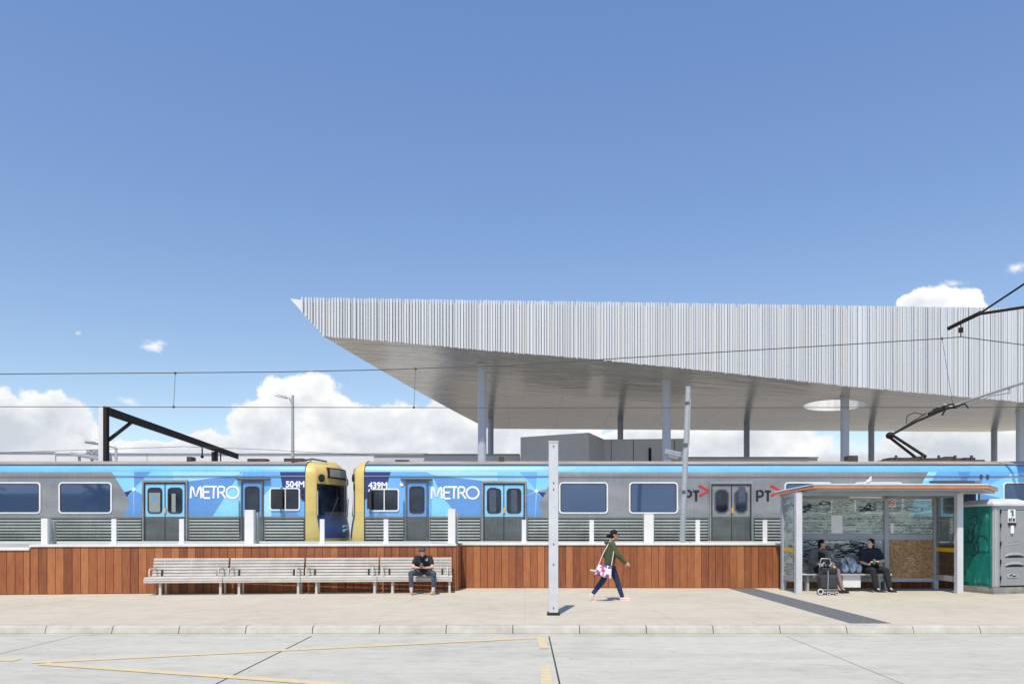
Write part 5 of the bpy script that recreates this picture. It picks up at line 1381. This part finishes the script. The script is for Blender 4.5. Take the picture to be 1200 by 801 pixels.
for dx in (-.15, .15): q.tube([(dx, .13, .10), (dx, .15, .6), (dx * .8, .14, .84)], .011, 8)
q.tube([(-.12, .14, .84), (-.10, .14, .88), (.10, .14, .88), (.12, .14, .84)], .013, 8); q.tube([(-.05, -.14, .62), (-.05, -.155, .45), (-.05, -.13, .12)], .01, 8); q.tube([(-.2, -.12, .13), (.2, -.12, .13), (.2, .12, .13), (-.2, .12, .13), (-.2, -.12, .13)], .01, 8)
q.tube([(-.18, -.05, .70), (-.12, -.08, .8), (-.06, -.05, .70)], .014, 8).tube([(.02, -.05, .70), (.08, -.08, .8), (.14, -.05, .70)], .014, 8); q.build('frame', 'galvanised', tr, local=True)
for dx, r_ in ((-.23, .085), (.17, .05), (-.03, .05)):
    w = MB(); w.tube([(dx - .0, -.14, r_), (dx, -.11, r_)], r_, 20); o = w.build('wheel', 'rubber', tr, local=True)
    w = MB(); w.tube([(p[0], -.143, p[1]) for p in circ(dx, r_, r_ * .72, 16)], r_ * .17, 6); w.build('rim', 'white_steel', o, local=True)

# -- bird on the shelter roof
X = wx(1018, 19.0); bd = MB(); z = 2.695
bd.cap((-.03, 0, .075), .05, (.03, 0, .115), .045).ell((.05, 0, .185), (.032, .03, .034)).cap((.02, 0, .12), .042, (.045, 0, .17), .028).cap((-.05, 0, .065), .034, (-.13, 0, .03), .014)
t = thing('bird', 'small pale bird perched on the shelter roof', 'bird', (X, 19.0, z))
remesh(bd, 'body', 'feathers', t, .006, 2)
q = MB(); q.cap((.08, 0, .185), .008, (.10, 0, .18), .003, 6); q.build('beak', 'black', t, local=True)
q = MB(); q.tube([(.01, .015, .05), (.015, .015, 0)], .004, 5).tube([(.01, -.015, .05), (.015, -.015, 0)], .004, 5); q.build('legs', 'red_paint', t, local=True)

# ------------------------------------------------------------------ across the street (mirrored in the train windows)
def palm(loc, h, lab, seed):
    rnd = random.Random(seed); t = thing('palm_tree', lab, 'tree', loc, 0, 'palms across the street')
    q = MB(); q.tube([(0, 0, 0), (.1, 0, h * .5), (0, .1, h)], [.28, .2, .17], 10); q.build('trunk', 'bark', t, local=True)
    q = MB()
    for k in range(34):
        a = rnd.uniform(0, 6.28); el = rnd.uniform(-.3, 1.1); L_ = rnd.uniform(1.6, 2.4); p = Vector((0, .1, h)); d = Vector((math.cos(a) * math.cos(el), math.sin(a) * math.cos(el), math.sin(el)))
        side = Vector((-math.sin(a), math.cos(a), 0))
        for j_ in range(7):
            p2 = p + d * L_ / 7; w = .26 * math.sin(math.pi * (j_ + .6) / 7.6)
            for s_ in (-1, 1): q.add([p, p2, p2 + side * s_ * w + Vector((0, 0, -.16)) + d * .1, p + side * s_ * w * .8 + Vector((0, 0, -.16)) + d * .1], [(0, 1, 2, 3)])
            p = p2; d = (d + Vector((0, 0, -.2))).normalized()
    q.build('crown', 'foliage', t, local=True)
palm((-41, -21, -.13), 4.9, 'palm tree across the street, mirrored in the left train windows', 1)
palm((-52, -20, -.13), 5.2, 'second palm tree across the street, mirrored at the left end of the train', 2)
ob_ = thing('low_building', 'low cream building across the street, mirrored in the train windows', 'building', (-50, -34, -.13))
q = MB(); q.box(-64, -36, -40, -33, -.13, 5.2); q.build('wall', 'building_cream', ob_)
q = MB(); q.box(-65, -35, -41, -32.6, 5.2, 5.6); q.build('roof', 'building_grey', ob_)

# ------------------------------------------------------------------ sky
SUN = Vector((-.13, -.55, 1.0)).normalized()          # towards the sun
el = math.asin(SUN.z); az = math.atan2(SUN.x, SUN.y)
w = bpy.data.worlds.new('World'); bpy.context.scene.world = w; w.use_nodes = True
g = N(w.node_tree); bg = g.n['Background']; 
sky = g.new('ShaderNodeTexSky'); sky.sky_type = 'NISHITA'; sky.sun_disc = False; sky.sun_elevation = el; sky.sun_rotation = az % (2 * math.pi)
sky.air_density = 1.0; sky.dust_density = .15; sky.ozone_density = 2.0; sky.altitude = 50
d = g.new('ShaderNodeTexCoord').outputs['Generated']
nm = g.new('ShaderNodeVectorMath', operation='NORMALIZE'); g.l.new(d, nm.inputs[0]); dv = nm.outputs[0]
s3 = g.new('ShaderNodeSeparateXYZ'); g.l.new(dv, s3.inputs[0])
azn = g.m('ARCTAN2', s3.outputs[0], s3.outputs[1])
hor = g.m('SQRT', g.m('ADD', g.m('MULTIPLY', s3.outputs[0], s3.outputs[0]), g.m('MULTIPLY', s3.outputs[1], s3.outputs[1])))
tn = g.m('DIVIDE', s3.outputs[2], g.m('MAXIMUM', hor, .01))
blobs = [(30, 512, 105, 50), (62, 494, 50, 36), (2, 500, 60, 40), (98, 505, 26, 30), (-150, 520, 180, 66),
         (335, 474, 44, 40), (312, 500, 50, 40), (385, 492, 58, 46), (440, 512, 80, 42), (520, 505, 52, 40), (545, 520, 90, 42), (480, 525, 160, 26),
         (250, 528, 60, 24), (640, 520, 90, 34), (190, 531, 90, 16), (365, 466, 44, 30), (800, 526, 200, 30), (1120, 524, 110, 32), (980, 540, 120, 16),
         (1101, 362, 50, 31), (1076, 360, 30, 19), (1126, 362, 32, 19), (1400, 500, 150, 60)]
# warp the coordinates a little so the outlines billow
nw = g.noise(dv, 14, 5, .6); nw2 = g.noise(g.mp(dv, (1, 1, 1), (5, 3, 2)), 14, 5, .6)
az2 = g.m('ADD', azn, g.m('MULTIPLY', g.m('SUBTRACT', nw, .5), .07)); tn2 = g.m('ADD', tn, g.m('MULTIPLY', g.m('SUBTRACT', nw2, .5), .05))
def ellipse(b, A_, T_):
    px, py, rx, ry = b; u = (px - CX) / F; a = math.atan(u); k = math.sqrt(1 + u * u); t = (HY - py) / F / k
    ra = rx / F / (1 + u * u); rt_ = ry / F / k
    x = g.m('DIVIDE', g.m('SUBTRACT', A_, a), ra); y = g.m('DIVIDE', g.m('SUBTRACT', T_, t), rt_)
    return g.m('SUBTRACT', 1.0, g.m('SQRT', g.m('ADD', g.m('MULTIPLY', x, x), g.m('MULTIPLY', y, y))))
wisp = None
for b in [(1192, 312, 20, 11), (178, 406, 24, 11), (93, 389, 14, 7), (150, 470, 30, 12), (1120, 330, 40, 10)]:
    e_ = ellipse(b, g.m('ADD', azn, g.m('MULTIPLY', g.m('SUBTRACT', nw, .5), .02)), g.m('ADD', tn, g.m('MULTIPLY', g.m('SUBTRACT', nw2, .5), .014)))
    if b[0] in (93, 150, 1120): e_ = g.m('SUBTRACT', e_, .38)
    wisp = e_ if wisp is None else g.m('MAXIMUM', wisp, e_)
acc = None
for b in blobs:
    e_ = ellipse(b, az2 if b[2] > 20 else g.m('ADD', azn, g.m('MULTIPLY', g.m('SUBTRACT', nw, .5), .015)), tn2 if b[2] > 20 else g.m('ADD', tn, g.m('MULTIPLY', g.m('SUBTRACT', nw2, .5), .012)))
    if b[2] < 20: e_ = g.m('MULTIPLY_ADD', e_, .42, -.17)
    acc = e_ if acc is None else g.m('MAXIMUM', acc, e_)
# low banks elsewhere round the horizon
far = g.m('MULTIPLY', g.m('SUBTRACT', g.m('ABSOLUTE', azn), .85), 3, clamp=True)
bank = g.m('ADD', g.m('MULTIPLY_ADD', tn, -5.5, .55), g.m('MULTIPLY', g.m('SUBTRACT', g.noise(dv, 3, 3), .5), 1.6))
acc = g.m('MAXIMUM', acc, g.m('SUBTRACT', g.m('MULTIPLY', bank, far), g.m('MULTIPLY', g.m('SUBTRACT', 1.0, far), 1)))
det = g.noise(dv, 34, 8, .62)
dens = g.m('ADD', acc, g.m('MULTIPLY', g.m('SUBTRACT', det, .5), .85))
mr = g.new('ShaderNodeMapRange'); mr.interpolation_type = 'SMOOTHSTEP'; g.l.new(dens, mr.inputs[0]); mr.inputs[1].default_value = -.02; mr.inputs[2].default_value = .16
# tone inside the cloud: brighter rims, greyer cores and bases
sh1 = g.noise(g.mp(dv, (1, 1, 1.5), (0, 0, .01)), 13, 7, .6); 
core = g.m('MULTIPLY_ADD', dens, -.55, 1.15)
lum = g.m('ADD', g.m('MULTIPLY', sh1, .75), g.m('MULTIPLY', core, .42))
hi = g.m('MULTIPLY_ADD', tn, 1.0, -.03)
ccol = g.ramp(g.m('ADD', lum, hi), [(.66, (.62, .665, .73)), (.84, (.82, .85, .885)), (.96, (1, 1, .995))])
sc_ = g.new('ShaderNodeVectorMath', operation='SCALE'); g.l.new(ccol, sc_.inputs[0]); sc_.inputs['Scale'].default_value = 5.9
wd = g.m('ADD', wisp, g.m('MULTIPLY', g.m('SUBTRACT', g.noise(g.mp(dv, (1, 1, 1.8)), 60, 6, .65), .5), 1.5))
mw = g.new('ShaderNodeMapRange'); mw.interpolation_type = 'SMOOTHSTEP'; g.l.new(wd, mw.inputs[0]); mw.inputs[1].default_value = .15; mw.inputs[2].default_value = .95; mw.inputs[4].default_value = .9
gate = g.m('GREATER_THAN', wisp, -.45)
mask_ = g.m('MAXIMUM', mr.outputs[0], g.m('MULTIPLY', mw.outputs[0], gate))
hb_ = g.ramp(tn, [(.18, (.90, .87, .86)), (.68, (.96, 1.03, 1.17))])
skm = g.mix(mask_, g.mix(1.0, sky.outputs[0], hb_, 'MULTIPLY'), sc_.outputs[0])
g.l.new(skm, bg.inputs[0]); bg.inputs[1].default_value = .128

sl_ = bpy.data.lights.new('sun', 'SUN'); sl_.energy = 3.4; sl_.angle = R(.5); sl_.color = (1, .935, .815)
so = bpy.data.objects.new('sun', sl_); C.objects.link(so); so.rotation_euler = SUN.to_track_quat('Z', 'Y').to_euler(); so.location = (-10, -30, 60)

cam = bpy.data.cameras.new('camera'); co = bpy.data.objects.new('camera', cam); C.objects.link(co); bpy.context.scene.camera = co
co.location = (0, 0, H); co.rotation_euler = (R(90), 0, 0); cam.sensor_width = 36; cam.sensor_fit = 'HORIZONTAL'; cam.lens = F / 1200 * 36
cam.shift_x = -(CX - 600) / 1200; cam.shift_y = (HY - 400.5) / 1200; cam.clip_end = 3000; cam.clip_start = .1
sc = bpy.context.scene
sc.view_settings.view_transform = 'Standard'; sc.view_settings.look = 'None'; sc.view_settings.exposure = 0.43; sc.view_settings.gamma = 1
sc.cycles.max_bounces = 8; sc.cycles.transparent_max_bounces = 12; sc.cycles.use_denoising = True
